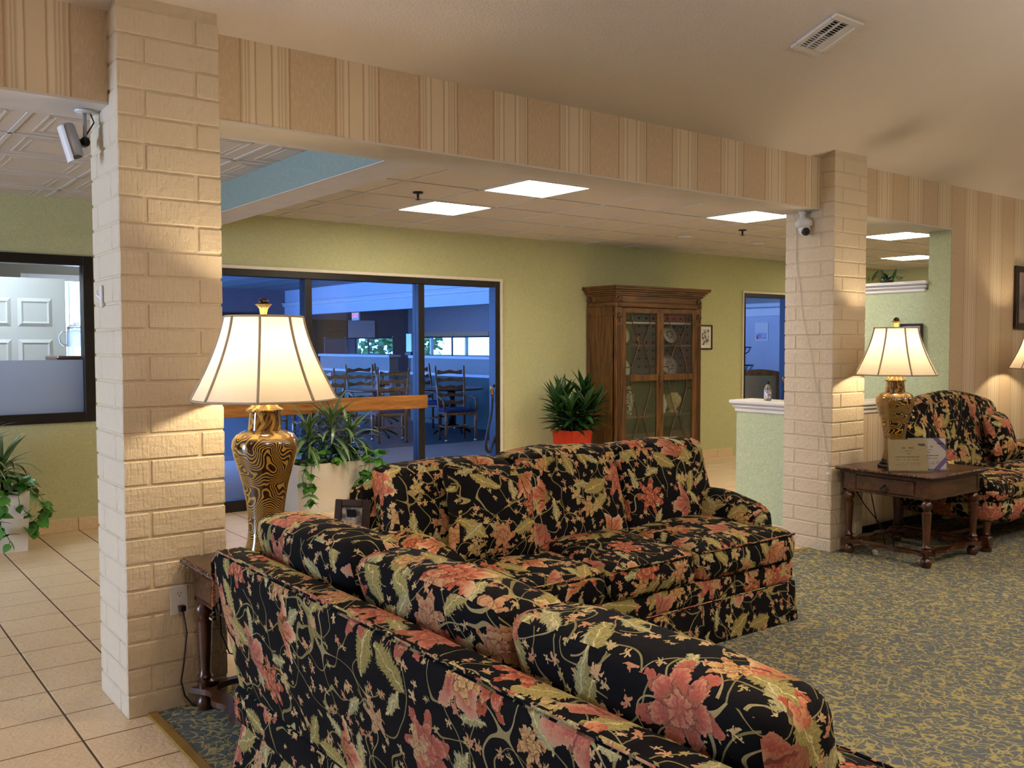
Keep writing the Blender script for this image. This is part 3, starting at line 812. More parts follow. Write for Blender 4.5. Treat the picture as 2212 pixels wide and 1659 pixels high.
# ---------------------------------------------------------------- ceiling lights and small ceiling fittings
LLAB = {(0, 0): 'bright square ceiling light nearest the header, left of the far column', (0, 2): 'bright square ceiling light nearest the green wall above the shopfront',
        (4, 0): 'bright square ceiling light touching the left edge of the far column', (8, 0): 'upper of the two ceiling lights seen through the niche',
        (12, 2): 'lower of the two ceiling lights seen through the niche'}
for (i, j) in LIGHTS:
    x, y = CX0+CT*(i+.5), CYO+CT*(j+.5); a = CT/2-.012
    t = thing('ceiling_light', LLAB.get((i, j), 'square ceiling light over the far end of the hall'), 'ceiling light', (x, y, CZ), 0, 'hall ceiling lights')
    obj('frame', frame_rect(MB(), -a, a, -a, a, 0, .02, .018).box(0, 0, 0, 0, 0, 0) if False else MB().box(-a, a, -a, -a+.018, -.003, .02).box(-a, a, a-.018, a, -.003, .02).box(-a, -a+.018, -a, a, -.003, .02).box(a-.018, a, -a, a, -.003, .02), M_GRID, t)
    obj('diffuser', MB().box(-a+.018, a-.018, -a+.018, a-.018, .004, .012), M_PANELLIGHT, t)
for x, y, lab in ((3.66, 5.89, 'small fire sprinkler head on hall ceiling beside the left light'), (7.41, 5.89, 'small fire sprinkler head on hall ceiling near the far column')):
    t = thing('sprinkler_head', lab, 'sprinkler', (x, y, CZ), 0, 'sprinkler heads')
    obj('escutcheon', MB().lathe([(.04, 0), (.036, -.008), (.012, -.012)], 20), M_BRONZE, t, True)
    obj('stem', MB().lathe([(.009, -.01), (.009, -.035), (.006, -.05)], 10), M_BRONZE, t, True)
    obj('deflector', MB().lathe([(.02, -.052), (.02, -.056)], 14), M_BRONZE, t)
for x, y, lab in ((7.35, 6.58, 'round white ceiling disc between the lights'), (8.48, 6.51, 'round white ceiling disc nearest the far doorway')):
    o = obj('ceiling_disc', MB().lathe([(.075, 0), (.072, -.012), (.04, -.016)], 28), M_WHITE, None, True, loc=(x, y, CZ)); tag(o, lab, 'ceiling disc', 'ceiling discs')
# air vent on the slope
t = thing('ceiling_vent', 'white louvred air vent on the sloping ceiling', 'vent', (4.30, 2.885, slope_z(2.885)-.002))
t.rotation_euler = (-math.atan(.36), 0, 0)
hx, hy = .125, .145
obj('frame', MB().cbox(-hx, hx, -hy, -hy+.035, -.016, 0, .003).cbox(-hx, hx, hy-.035, hy, -.016, 0, .003).cbox(-hx, -hx+.035, -hy+.035, hy-.035, -.016, 0, .003).cbox(hx-.035, hx, -hy+.035, hy-.035, -.016, 0, .003), M_WHITE, t)
obj('backing', MB().box(-hx+.03, hx-.03, -hy+.03, hy-.03, -.003, -.002), M_BLACK, t)
obj('divider', MB().box(-.035, -.028, -hy+.03, hy-.03, -.014, -.003).box(.035, hx-.03, -hy+.03, hy-.03, -.012, -.003), M_WHITE, t)
for k in range(14):
    y = -hy+.045+k*.0155
    obj('louvre', MB().box(-hx+.035, .035, -.0034, .0034, -.001, .001, Tm(0, y, -.008) @ Rm(42 if k < 7 else -42, 'X')), M_WHITE, t)
# security cameras
t = thing('bullet_camera', 'grey bullet security camera hanging beside the near column', 'camera', (.918, 3.955, SOF))
obj('mount_plate', MB().lathe([(.035, -.007), (.037, -.012), (.03, -.018)], 24), M_PLASTW, t, True)
obj('stem', MB().lathe([(.0075, -.01), (.0075, -.115)], 12), M_GREYM, t, True)
obj('bracket', MB().ball((0, 0, -.13), .019).box(-.01, .012, -.012, .045, -.145, -.115), M_BLACKM, t, True)
Mh = Tm(-.055, -.015, -.135) @ Rm(-13, 'Y') @ Rm(-10, 'X') @ Matrix.Scale(.66, 4)
obj('housing', MB().lathe([(.042, -.10), (.047, -.09), (.047, .08), (.040, .095)], 24, Mh), M_GREYM, t, True)
sh = MB()
for k in range(13):
    a = math.radians(120+k*10)
    sh.v += [tuple(Mh @ Vector((.053*math.cos(a), .053*math.sin(a), -.13))), tuple(Mh @ Vector((.053*math.cos(a), .053*math.sin(a), .085)))]
    if k: n = len(sh.v); sh.f.append((n-4, n-3, n-1, n-2))
obj('sun_shield', sh, M_PLASTW, t, True)
obj('lens', MB().lathe([(.036, -.102), (.03, -.104)], 20, Mh), M_BLACK, t)
obj('cable', MB().tube([(.02, .0, -.012), (.035, .0, -.05), (.012, .0, -.09), (-.01, 0, -.13), (-.03, -.01, -.12)], .003, 6), M_BLACK, t, True)
t = thing('dome_camera', 'white dome security camera hanging at the far column', 'camera', (5.575, 3.915, SOF))
obj('mount_plate', MB().lathe([(.03, -.005), (.03, -.016), (.018, -.03), (.018, -.05), (.03, -.06)], 20), M_PLASTW, t, True)
obj('body', MB().lathe([(.03, -.055), (.055, -.075), (.060, -.09), (.058, -.115), (.03, -.12)], 28, Rm(-10, 'Y')), M_PLASTW, t, True)
obj('ball_housing', MB().ball((.012, -.01, -.135), .042, 14), M_PLASTW, t, True)
obj('lens', MB().ball((-.002, -.030, -.150), .030, 12), M_BLACK, t, True)
o = obj('adhesive_hook', MB().cbox(.960, .970, 3.935, 3.955, 1.60, 1.69, .003).tube([(.963, 3.945, 1.64), (.952, 3.96, 1.65), (.952, 3.965, 1.67)], .004, 6), M_PLASTW); tag(o, 'small white adhesive hook on the left face of the near column', 'hook')
# cable clipped down the far column
pts = [(5.56, 3.97, SOF-.02), (5.625, 3.99, 2.25)]
for k in range(22):
    z = 2.15-.085*k; pts.append((5.629, 4.0-.28*sm(2.2-z, 0, 1.75) + .006*math.sin(k*1.3), z))
pts += [(5.63, 3.693, .30), (5.70, 3.690, .24), (5.74, 3.692, .12)]
t = thing('camera_cable', 'thin white cable clipped down the left face of the far column', 'cable', (0, 0, 0))
obj('wire', MB().tube(pts, .0024, 6), plain('painted_cable', 'd8cbb2', .5, .03), t, True)
for z in (.62, .55):
    y = 4.0-.28*sm(2.2-z, 0, 1.75); obj('clip', MB().cbox(5.622, 5.634, y-.014, y+.014, z-.008, z+.008, .003), M_PLASTW, t)

# ---------------------------------------------------------------- sofas
def soft(p, a=.006, s=5):
    n = mnoise.noise(Vector((p[0]*s, p[1]*s, p[2]*s))); m = mnoise.noise(Vector((p[0]*s+9, p[1]*s+4, p[2]*s)))
    return [p[0]+a*.5*m, p[1]+a*n, p[2]+a*m]
def welt(x0, x1, y0, y1, z, r=.006, rc=.04):
    pts = []
    for cx, cy, a0 in ((x1-rc, y1-rc, 0), (x0+rc, y1-rc, 90), (x0+rc, y0+rc, 180), (x1-rc, y0+rc, 270)):
        for k in range(5):
            a = math.radians(a0+k*22.5); pts.append((cx+rc*math.cos(a), cy+rc*math.sin(a), z))
    return pts
LS, DS = 2.14, .92
def sofa(label, loc, rotz, seed, low=0):
    rnd = random.Random(seed)
    def U(): return (rnd.uniform(0, 9), rnd.uniform(0, 9), False)
    t = thing('floral_sofa', label, 'sofa', loc, rotz, 'floral sofas')
    # skirt panels with kick pleats, set round a hidden plinth
    obj('plinth', MB().box(.05, LS-.05, .05, DS-.14, .03, .22), M_BLACK, t)
    for x0, x1 in ((.0, .03), (.035, .70), (.705, 1.405), (1.41, 2.075), (2.08, LS)):
        obj('skirt_panel', MB().rbox(((x0+x1)/2, .012, .108), ((x1-x0)/2, .011, .102), .009, .08, fn=lambda p: [p[0], p[1]-.02*(1-sm(p[2], 0, .21)), p[2]]), M_FLORAL, t, True, U())
    for sx in (0, LS):
        obj('skirt_panel', MB().rbox((sx + (.012 if sx == 0 else -.012), .41, .108), (.011, .40, .102), .009, .08, fn=lambda p, s=sx: [p[0]+(-.018 if s == 0 else .018)*(1-sm(p[2], 0, .21)), p[1], p[2]]), M_FLORAL, t, True, U())
    obj('skirt_panel', MB().rbox((LS/2, DS-.115, .108), (LS/2, .011, .102), .009, .08, fn=lambda p: [p[0], p[1]+.05*(1-sm(p[2], 0, .21)), p[2]]), M_FLORAL, t, True, U())
    b = obj('base', MB().rbox((LS/2, .43, .265), (LS/2-.004, .425, .065), .03, .08), M_FLORAL, t, True, U())
    obj('piping', MB().tube(welt(.002, LS-.002, .006, .83, .208), .006, 6, True), M_FLORAL, b, True, U())
    # arms
    for sx in (0, 1):
        cx = .105 if sx == 0 else LS-.105
        def fa(p, cx=cx, sx=sx):
            k = sm(p[2], .40, .60); o_ = (-1 if sx == 0 else 1)
            return soft([p[0] + o_*.018*k, p[1]-.02*k*(1-sm(p[1], .14, .3)), p[2] - .05*(1-sm(p[1], .10, .42))], .005)
        a = obj('arm', MB().rbox((cx, .475, .42), (.100, .335, .215), .085, .05, (.012, .01, .012), fa), M_FLORAL, t, True, U())
        obj('piping', MB().tube([(cx-.085, .15, .24), (cx-.088, .142, .46), (cx-.06, .14, .545), (cx, .138, .565), (cx+.06, .14, .545), (cx+.088, .142, .46), (cx+.085, .15, .24)], .006, 6), M_FLORAL, a, True, U())
    # leaning back frame
    def fb(p): return [p[0], p[1] + .105*sm(p[2], .1, .85), p[2]]
    bk = obj('back', MB().rbox((LS/2, .755, .505-low*.6), (LS/2-.004, .062, .30), .035, .06, (0, .008, 0), fb), M_FLORAL, t, True, U())
    obj('piping', MB().tube([(.01, .912-.0, .55), (.012, .915, .74), (.05, .908, .785), (LS/2, .908, .788), (LS-.05, .908, .785), (LS-.012, .915, .74), (LS-.01, .912, .55)], .006, 6), M_FLORAL, bk, True, U())
    # T seat cushions
    wi = (LS-.40)/3
    for k in range(3):
        x0, x1 = .20+wi*k, .20+wi*(k+1)
        if k == 0: x0 = .005
        if k == 2: x1 = LS-.005
        def fs(p, k=k):
            q = list(p)
            if k == 0 and q[0] < .205: q[0] = q[0] + (.205-q[0])*sm(q[1], .10, .155)
            if k == 2 and q[0] > LS-.205: q[0] = q[0] + (LS-.205-q[0])*sm(q[1], .10, .155)
            q[2] += .012*sm(q[1], .1, .4) - .010*(1-sm(q[1], -.02, .12))
            return soft(q, .007, 6)
        c = obj('seat_cushion', MB().rbox(((x0+x1)/2, .315, .405), ((x1-x0)/2-.003, .335, .082), .055, .045, (.004, .012, .030), fs), M_FLORAL, t, True, U())
        obj('piping', MB().tube([(x0+.03, -.012, .462), ((x0+x1)/2, -.026, .466), (x1-.03, -.012, .462)], .0055, 6), M_FLORAL, c, True, U())
    # back cushions
    wb = (LS-.08)/3
    for k in range(3):
        x0, x1 = .04+wb*k, .04+wb*(k+1)
        dz = rnd.uniform(-.015, .015)
        def fk(p, dz=dz, k=k):
            q = [p[0], p[1] + .125*sm(p[2], .40, .98), p[2]]
            sag = .012*math.cos((p[0]-(.04+wb*(k+.5)))/(wb/2)*1.5)
            q[2] += (dz + sag - low)*sm(p[2], .6, .92)
            return soft(q, .010, 5)
        c = obj('back_cushion', MB().rbox(((x0+x1)/2, .575, .672), ((x1-x0)/2-.003, .105, .232), .055, .045, (.004, .035, .008), fk), M_FLORAL, t, True, U())
        zt = .885; P = []
        for i in range(9):
            u = i/8; xx = x0+.05+(x1-x0-.1)*u
            q = fk([xx, .502, zt-.02*abs(2*u-1)**4]); P.append(tuple(q))
        obj('piping', MB().tube(P, .0055, 6), M_FLORAL, c, True, U())
    return t
SOFA_B = sofa('floral three-seat sofa with throw pillow, standing across behind the foreground sofa', (1.978, 2.905, 0), 0, 3)
SOFA_A = sofa('floral three-seat sofa in the foreground, seen from behind', (1.965, .838, 0), math.pi/2, 11, .03)
def pillow(name, label, loc, rot, s=.22, th=.075, seed=1):
    def fp(p):
        u, v = p[0]/s, p[2]/s
        k = 1+.10*(abs(u)**4*abs(v)**4)-.05*(1-abs(u*v))*max(abs(u), abs(v))**3
        return soft([p[0]*k, p[1]*(1-.75*max(abs(u), abs(v))**3), p[2]*k], .006, 7)
    rnd = random.Random(seed)
    o = obj(name, MB().rbox((0, 0, 0), (s, th, s), .06, .04, (0, .02, 0), fp), M_FLORAL, None, True, (rnd.uniform(0, 9), rnd.uniform(0, 9), False), loc, rot)
    return tag(o, label, 'pillow')
pillow('throw_pillow', 'square floral throw pillow leaning on the left of the middle sofa', (2.42, 3.29, .70), (math.radians(-16), math.radians(4), math.radians(-6)), .225, .085, 5)

# ---------------------------------------------------------------- loveseat at the right wall
def loveseat():
    rnd = random.Random(23)
    def U(): return (rnd.uniform(0, 9), rnd.uniform(0, 9), False)
    W, D = 1.56, .80
    t = thing('floral_loveseat', 'floral loveseat with arched back and wooden legs against the striped wall', 'loveseat', (6.46, 2.985, 0))
    def leg(x, y, h=.20):
        m = MB(); M = Tm(x, y, 0)
        m.lathe([(.022, 0), (.034, .008), (.036, .03), (.022, .04)], 16, M)
        m.cbox(-.032, .032, -.032, .032, .045, .115, .005, M)
        m.lathe([(.02, .115), (.026, .13), (.020, .145), (.028, h+.02)], 16, M); return m
    for x in (.05, W/2, W-.05): obj('leg', leg(x, .06), M_TABLEV, t, 'angle')
    for x in (.05, W-.05): obj('leg', leg(x, D-.10), M_TABLEV, t, 'angle')
    obj('stretcher', MB().cbox(.05, W-.05, D*.42, D*.42+.035, .06, .095, .005).cbox(.035, .065, .06, D-.1, .06, .095, .005).cbox(W-.065, W-.035, .06, D-.1, .06, .095, .005), M_TABLE, t)
    obj('base', MB().rbox((W/2, .36, .285), (W/2-.01, .355, .095), .07, .06, (0, .015, .01), lambda p: [p[0], p[1], p[2]+.02*math.cos(p[0]*9)*(1-sm(p[2], .19, .24))]), M_FLORAL, t, True, U())
    for k in range(2):
        x0, x1 = .0+.78*k, .78+.78*k
        obj('seat_cushion', MB().rbox(((x0+x1)/2, .285, .425), (.388, .305, .075), .06, .05, (0, .012, .03), lambda p: soft(p, .006, 6)), M_FLORAL, t, True, U())
    def fb(p):
        arch = .12*math.cos((p[0]-W*.45)/(W/2)*1.45)
        q = [p[0], p[1] + .14*sm(p[2], .4, 1.05), p[2] + arch*sm(p[2], .6, .92)]
        return soft(q, .006)
    obj('back', MB().rbox((W/2, .60, .64), (W/2-.09, .075, .32), .07, .05, (0, .02, 0), fb), M_FLORAL, t, True, U())
    for sx in (0, 1):
        cx = .06 if sx == 0 else W-.06
        obj('arm', MB().rbox((cx, .40, .50), (.06, .34, .125), .055, .05, fn=lambda p, s=sx: [p[0]+(-.03 if s == 0 else .03)*sm(p[2], .5, .64), p[1], p[2]+.03*sm(p[1], .3, .7) - .08*(1-sm(p[1], .06, .3))]), M_FLORAL, t, True, U())
    return t
loveseat()
pillow('throw_pillow', 'square floral throw pillow at the right end of the loveseat', (7.60, 3.47, .70), (math.radians(-18), math.radians(-3), math.radians(8)), .20, .08, 8)

# ---------------------------------------------------------------- end tables
TW, TD, TH = .75, .69, .607
def end_table(label, loc):
    t = thing('end_table', label, 'table', loc, 0, 'carved end tables')
    hx, hy = TW/2, TD/2
    obj('top', MB().cbox(-hx, hx, -hy, hy, TH-.024, TH, .007).cbox(-hx+.02, hx-.02, -hy+.02, hy-.02, TH-.036, TH-.024, .004), M_TABLE, t)
    beads = MB()
    n = 38
    for k in range(n):
        u = -1+2*(k+.5)/n
        for sx in (-1, 1):
            beads.ball((sx*hx, u*hy, TH-.011), .0085, 5, sq=(1, .9, 1.1)); beads.ball((u*hx, sx*hy, TH-.011), .0085, 5, sq=(.9, 1, 1.1))
    o = obj('rope_edge', beads, M_TABLE, t, True)
    a = .055
    ap = MB()
    for sx in (-1, 1):
        ap.cbox(sx*(hx-a)-.010, sx*(hx-a)+.010, -hy+a, hy-a, TH-.155, TH-.036, .003)
        ap.cbox(-hx+a, hx-a, sx*(hy-a)-.010, sx*(hy-a)+.010, TH-.155, TH-.036, .003)
        ap.cbox(sx*(hx-a)-.018, sx*(hx-a)+.018, -hy+a-.018, hy-a+.018, TH-.165, TH-.152, .004)
        ap.cbox(-hx+a-.018, hx-a+.018, sx*(hy-a)-.018, sx*(hy-a)+.018, TH-.165, TH-.152, .004)
    for sx in (-1, 1):
        for sy in (-1, 1): ap.cbox(sx*(hx-a)-.014, sx*(hx-a)+.014, sy*(hy-a-.03)-.046, sy*(hy-a-.03)+.046, TH-.155, TH-.036, .003)
    obj('apron', ap, M_TABLE, t)
    d = obj('drawer_front', MB().cbox(-hx+a-.020, -hx+a-.010, -hy+a+.085, hy-a-.085, TH-.146, TH-.048, .004), M_TABLE, t)
    ring = [(-hx+a-.032, .022*math.sin(2*math.pi*k/16), TH-.105-.022+.022*math.cos(2*math.pi*k/16)) for k in range(16)]
    obj('ring_pull', MB().tube(ring, .004, 6, True).ball((-hx+a-.026, 0, TH-.100), .010, 8), M_BLACKM, d, True)
    prof = [(.010, .0), (.024, .004), (.034, .022), (.036, .038), (.030, .056), (.018, .068), (.018, .078), (.030, .082), (.032, .118), (.022, .126), (.030, .138), (.022, .150),
            (.021, .17), (.030, .34), (.032, .362), (.020, .372), (.026, .382), (.036, .402), (.036, .415), (.024, .432), (.030, .440), (.030, .455)]
    def flute(an, z): return 1-.05*(.5+.5*math.cos(10*an))*sm(z, .17, .19)*(1-sm(z, .33, .36))
    for sx in (-1, 1):
        for sy in (-1, 1): obj('leg', MB().lathe(prof, 40, Tm(sx*(hx-a-.012), sy*(hy-a-.012), 0), mod=flute), M_TABLEV, t, 'angle')
    # wavy shelf stretchers
    st = MB()
    def wavy(x0, y0, x1, y1, out):
        n = 26; L = []; R = []
        for k in range(n+1):
            u = k/n; w = .028 + .014*math.cos(u*2*math.pi*3) + .018*(abs(2*u-1)**6)
            x, y = x0+(x1-x0)*u, y0+(y1-y0)*u
            L.append((x+out[0]*w, y+out[1]*w)); R.append((x-out[0]*w*.9, y-out[1]*w*.9))
        V = [(p[0], p[1], z) for z in (.082, .104) for p in L+R]; m = n+1; F = []
        for k in range(n):
            F += [(k, k+1, m+k+1, m+k), (2*m+k, 3*m+k, 3*m+k+1, 2*m+k+1), (k, 2*m+k, 2*m+k+1, k+1), (m+k, m+k+1, 3*m+k+1, 3*m+k)]
        F += [(0, m, 3*m, 2*m), (n, 2*m+n, 3*m+n, m+n)]
        b = MB(); b.add(V, F); return b
    q, r_ = hx-a-.012, hy-a-.012
    for g in ((-q, -r_, q, -r_, (0, -1)), (-q, r_, q, r_, (0, 1)), (-q, -r_, -q, r_, (-1, 0)), (q, -r_, q, r_, (1, 0))):
        obj('stretcher', wavy(*g), M_TABLE, t)
    return t
T1 = (1.178+TW/2, 3.684-TD/2, 0); T2 = (5.662+TW/2, 3.684-TD/2, 0); T3 = (8.10+TW/2, 3.74-TD/2, 0)
end_table('dark carved end table with rope edge, between near column and foreground sofa', T1)
end_table('dark carved end table with rope edge, holding two framed notices', T2)
end_table('dark carved end table with rope edge, at the right edge behind the loveseat', T3)

# ---------------------------------------------------------------- table lamps
def lamp(label, loc, rot=0, power=14):
    t = thing('table_lamp', label, 'lamp', loc, rot, 'tiger-glazed table lamps')
    obj('base', MB().lathe([(.110, 0), (.114, .010), (.108, .018), (.096, .022), (.098, .034), (.086, .040)], 8).lathe([(.082, .038), (.078, .05)], 32), M_BLACK, t, 'angle')
    obj('vase', MB().lathe([(.080, .048), (.080, .06), (.072, .09), (.068, .13), (.069, .18), (.075, .24), (.088, .31), (.106, .375), (.121, .425), (.126, .455), (.123, .478), (.108, .500), (.080, .513), (.064, .518)], 48), M_ZEBRA, t, True)
    n = obj('neck', MB().lathe([(.066, .512), (.064, .522), (.057, .582), (.058, .590)], 40), M_ZEBRA, t, True)
    obj('lid', MB().lathe([(.062, .588), (.071, .590), (.070, .597), (.054, .607), (.046, .622), (.04, .628)], 40), M_ZEBRA, t, True)
    obj('socket_rod', MB().lathe([(.012, .625), (.012, .68), (.006, .69), (.006, .955)], 12), M_BRASS, t, True)
    zb, zt, rb, rt = .634, .952, .272, .146
    def rr(u): return rt + (rb-rt)*(u**1.55*.72 + u*.28)
    prof = [(rr(1-k/14), zb+(zt-zb)*k/14) for k in range(15)]
    def facet(a, z):
        k = (a/(2*math.pi)*8) % 1; return (1-.025*(1-(2*k-1)**2)) - .028*math.sin(k*math.pi)*0
    V = []; F = []; n_ = 64
    s = obj('shade', MB().lathe(prof, n_, cap=False, mod=facet), M_SHADE, t, True)
    for k in range(8):
        a = 2*math.pi*k/8
        obj('rib_trim', MB().tube([((r_+.001)*math.cos(a), (r_+.001)*math.sin(a), z) for r_, z in prof], .0052, 6, flat=1.2), M_TRIM, s, True)
    for r0, z in ((rb, zb), (rt, zt)):
        P = []
        for k in range(64):
            a = 2*math.pi*k/64; P.append((r0*facet(a, z)*math.cos(a), r0*facet(a, z)*math.sin(a), z))
        obj('rim_trim', MB().tube(P, .0045, 6, True), M_TRIM, s, True)
    sp = MB()
    for k in range(3):
        a = 2*math.pi*k/3+.3; sp.tube([(0, 0, zt-.006), (rt*.97*math.cos(a), rt*.97*math.sin(a), zt-.003)], .002, 5)
    obj('spider', sp, M_BRASS, t)
    def petal(a, z): return 1+.16*math.cos(6*a)*sm(z, zt+.028, zt+.05)
    obj('finial', MB().lathe([(.010, zt-.002), (.013, zt+.01), (.016, zt+.03), (.030, zt+.048), (.024, zt+.046), (.012, zt+.03)], 36, mod=petal, cap=False), plain('gold_leaf_finial', 'd9b766', .3, .1, 40), t, True)
    obj('finial_knob', MB().ball((0, 0, zt+.056), .020, 12, sq=(1, 1, .85)), plain('brown_glazed_knob', '2d160b', .15, .2, 40), t, True)
    l = bpy.data.lights.new('bulb', 'POINT'); l.energy = power; l.color = (1.0, .79, .52); l.shadow_soft_size = .035
    b = bpy.data.objects.new('bulb', l); COL.objects.link(b); b.parent = t; b.location = (.0, .0, .80)
    return t
lamp('lit table lamp with tiger-striped vase, in front of the near column', (1.418, 3.405, TH), .30)
lamp('lit table lamp with tiger-striped vase, beside the two notices', (5.935, 3.410, TH), .9)
lamp('lit table lamp with tiger-striped vase, cut off by the right edge', (8.36, 3.455, TH), .5)

# ---------------------------------------------------------------- plants
def blade(L, w, droop, n=9, fold=.25, pw=.75):
    V = []; F = []; x = z = 0; a = 0
    for k in range(n+1):
        u = k/n; ww = w*math.sin(math.pi*min(1, max(.02, u**pw)))*.5
        V += [(x, -ww, z+ww*fold), (x, 0, z), (x, ww, z+ww*fold)]
        x += L/n*math.cos(a); z += L/n*math.sin(a); a -= math.radians(droop)/n
    for k in range(n):
        i = 3*k; F += [(i, i+1, i+4, i+3), (i+1, i+2, i+5, i+4)]
    m = MB(); m.add(V, F); return m
def heart(L):
    V = [(0, 0, 0)]; n = 12; pts = []
    for k in range(n+1):
        u = k/n; w = .42*L*math.sin(math.pi*u**.62)*(1.05-.15*u)
        pts.append((L*u - (.12*L*(1-u)**3), w, -.10*L*u*u))
    m = MB()
    V = [(p[0], 0, p[2]-.0) for p in pts] + [(p[0], p[1], p[2]+.10*p[1]) for p in pts] + [(p[0], -p[1], p[2]+.10*p[1]) for p in pts]
    F = []; q = n+1
    for k in range(n): F += [(k, k+1, q+k+1, q+k), (k+1, k, 2*q+k, 2*q+k+1)]
    m.add(V, F); return m
DB = [mesh_from('leaf', blade(1, .115, d), True) for d in (35, 70, 105, 130)]
for m in DB: m.materials.append(M_LEAFD)
SB = [mesh_from('leaf', blade(1, .22, d, 6, .35, .8), True) for d in (10, 35, 60)]
for m in SB: m.materials.append(M_LEAFS)
HB = mesh_from('leaf', heart(1), True); HB.materials.append(M_LEAFP)
def put_leaf(me, parent, loc, az, elev, size, roll=0):
    o = obj('leaf', me, None, parent, loc=loc)
    o.rotation_euler = (Matrix.Rotation(az, 3, 'Z') @ Matrix.Rotation(-elev, 3, 'Y') @ Matrix.Rotation(roll, 3, 'X')).to_euler()
    o.scale = (size, size, size); return o
def planter_plant(label, loc, W, D, H, stems, vines, seed, nl=44):
    rnd = random.Random(seed)
    t = thing('potted_dracaena', label, 'plant', loc, 0, 'dracaena planters along the wall')
    tp = .018
    V = [(tp, tp, 0), (W-tp, tp, 0), (W-tp, D-tp, 0), (tp, D-tp, 0), (0, 0, H), (W, 0, H), (W, D, H), (0, D, H), (.02, .02, H), (W-.02, .02, H), (W-.02, D-.02, H), (.02, D-.02, H), (.02, .02, H-.06), (W-.02, .02, H-.06), (W-.02, D-.02, H-.06), (.02, D-.02, H-.06)]
    F = [(0, 3, 2, 1)]
    for a, b in ((0, 4), (4, 8), (8, 12)): F += [(a+k, a+(k+1) % 4, b+(k+1) % 4, b+k) for k in range(4)]
    m = MB(); m.add(V, F); obj('planter', m, M_PLANTER, t)
    obj('soil', MB().box(.02, W-.02, .02, D-.02, H-.06, H-.03), M_SOIL, t)
    for sx, sy, sh in stems:
        top = (sx+rnd.uniform(-.02, .02), sy, H+sh)
        obj('stem', MB().tube([(sx, sy, H-.05), ((sx+top[0])/2+.008, sy, H+sh*.5), top], .012, 7), plain('plant_stem', '5a5a35', .8, .2, 40), t, True)
        for k in range(nl):
            u = k/nl; az = k*2.4+rnd.uniform(-.3, .3)
            el = math.radians(82-95*(1-u)**.8 + rnd.uniform(-10, 10)); z = H+sh*(.35+.65*u)
            put_leaf(rnd.choice(DB[:2] if u > .7 else DB[1:]), t, (sx+(top[0]-sx)*u, sy, z), az, max(math.radians(5), el), rnd.uniform(.28, .46)*(1-.15*u), rnd.uniform(-.3, .3))
    for (vx, vy, az, ln, up) in vines:
        pts = []; p = Vector((vx, vy, H-.02)); out = Vector((math.cos(az), math.sin(az), 0)); n = max(4, int(ln/.035))
        for k in range(n+1):
            u = k/n; r_ = .07*sm(u, 0, .35) + .03*math.sin(k*1.1+seed)
            pts.append(tuple(p + out*r_ + Vector((.035*math.sin(k*.9+vx*20), 0, up*.10*math.sin(min(1, u*2.2)*math.pi) - (ln-.05)*sm(u, .15, 1.05)))))
        obj('vine', MB().tube(pts, .0028, 5), M_LEAFP, t, True)
        for k in range(1, n+1):
            for s_ in (-1, 1):
                if rnd.random() < .08: continue
                a2 = az + s_*rnd.uniform(.4, 1.5)
                put_leaf(HB, t, pts[k], a2, math.radians(rnd.uniform(-65, 10) if k > 2 else rnd.uniform(-10, 40)), rnd.uniform(.065, .105), rnd.uniform(-.6, .6))
    for k in range(60):   # leafy fringe at the rim
        put_leaf(HB, t, (rnd.uniform(.03, W-.03), rnd.uniform(-.01, D*.75), H+rnd.uniform(-.03, .12)), rnd.uniform(-2.9, .2), math.radians(rnd.uniform(-25, 40)), rnd.uniform(.07, .11), rnd.uniform(-.5, .5))
    return t
planter_plant('cream box planter with dracaena and trailing pothos, behind the near lamp', (3.31, 7.28, 0), .80, .42, .425,
              [(.20, .2, .26), (.42, .22, .34), (.60, .22, .22)], [(.06, .0, -1.7, .34, .3), (.10, .02, -1.3, .22, .5), (.55, .0, -1.4, .30, .5), (.70, .0, -1.2, .34, .8), (.76, .02, -.8, .26, 1), (.62, .0, -1.7, .2, 1)], 5)
planter_plant('cream box planter with dracaena and trailing pothos, cut off by the left edge', (.45, 7.2, 0), .81, .42, .425,
              [(.25, .2, .24), (.50, .2, .28), (.66, .22, .16)], [(.62, .0, -1.4, .38, .2), (.79, .05, -.6, .30, .6), (.80, .12, -.3, .34, .8), (.74, .02, -1.0, .2, .8), (.81, .2, .0, .22, .9)], 9)
# red pot
t = thing('potted_bush', 'dark green bushy plant in square red pot beside the cabinet', 'plant', (6.33, 7.22, 0))
S_, H_ = .30, .545
V = [(.04, .04, 0), (S_-.04, .04, 0), (S_-.04, S_-.04, 0), (.04, S_-.04, 0), (0, 0, H_), (S_, 0, H_), (S_, S_, H_), (0, S_, H_), (.02, .02, H_), (S_-.02, .02, H_), (S_-.02, S_-.02, H_), (.02, S_-.02, H_), (.02, .02, H_-.05), (S_-.02, .02, H_-.05), (S_-.02, S_-.02, H_-.05), (.02, S_-.02, H_-.05)]
F = [(0, 3, 2, 1)]
for a, b in ((0, 4), (4, 8), (8, 12)): F += [(a+k, a+(k+1) % 4, b+(k+1) % 4, b+k) for k in range(4)]
m = MB(); m.add(V, F); obj('pot', m, M_REDPOT, t); obj('soil', MB().box(.02, S_-.02, .02, S_-.02, H_-.06, H_-.03), M_SOIL, t)
rnd = random.Random(4)
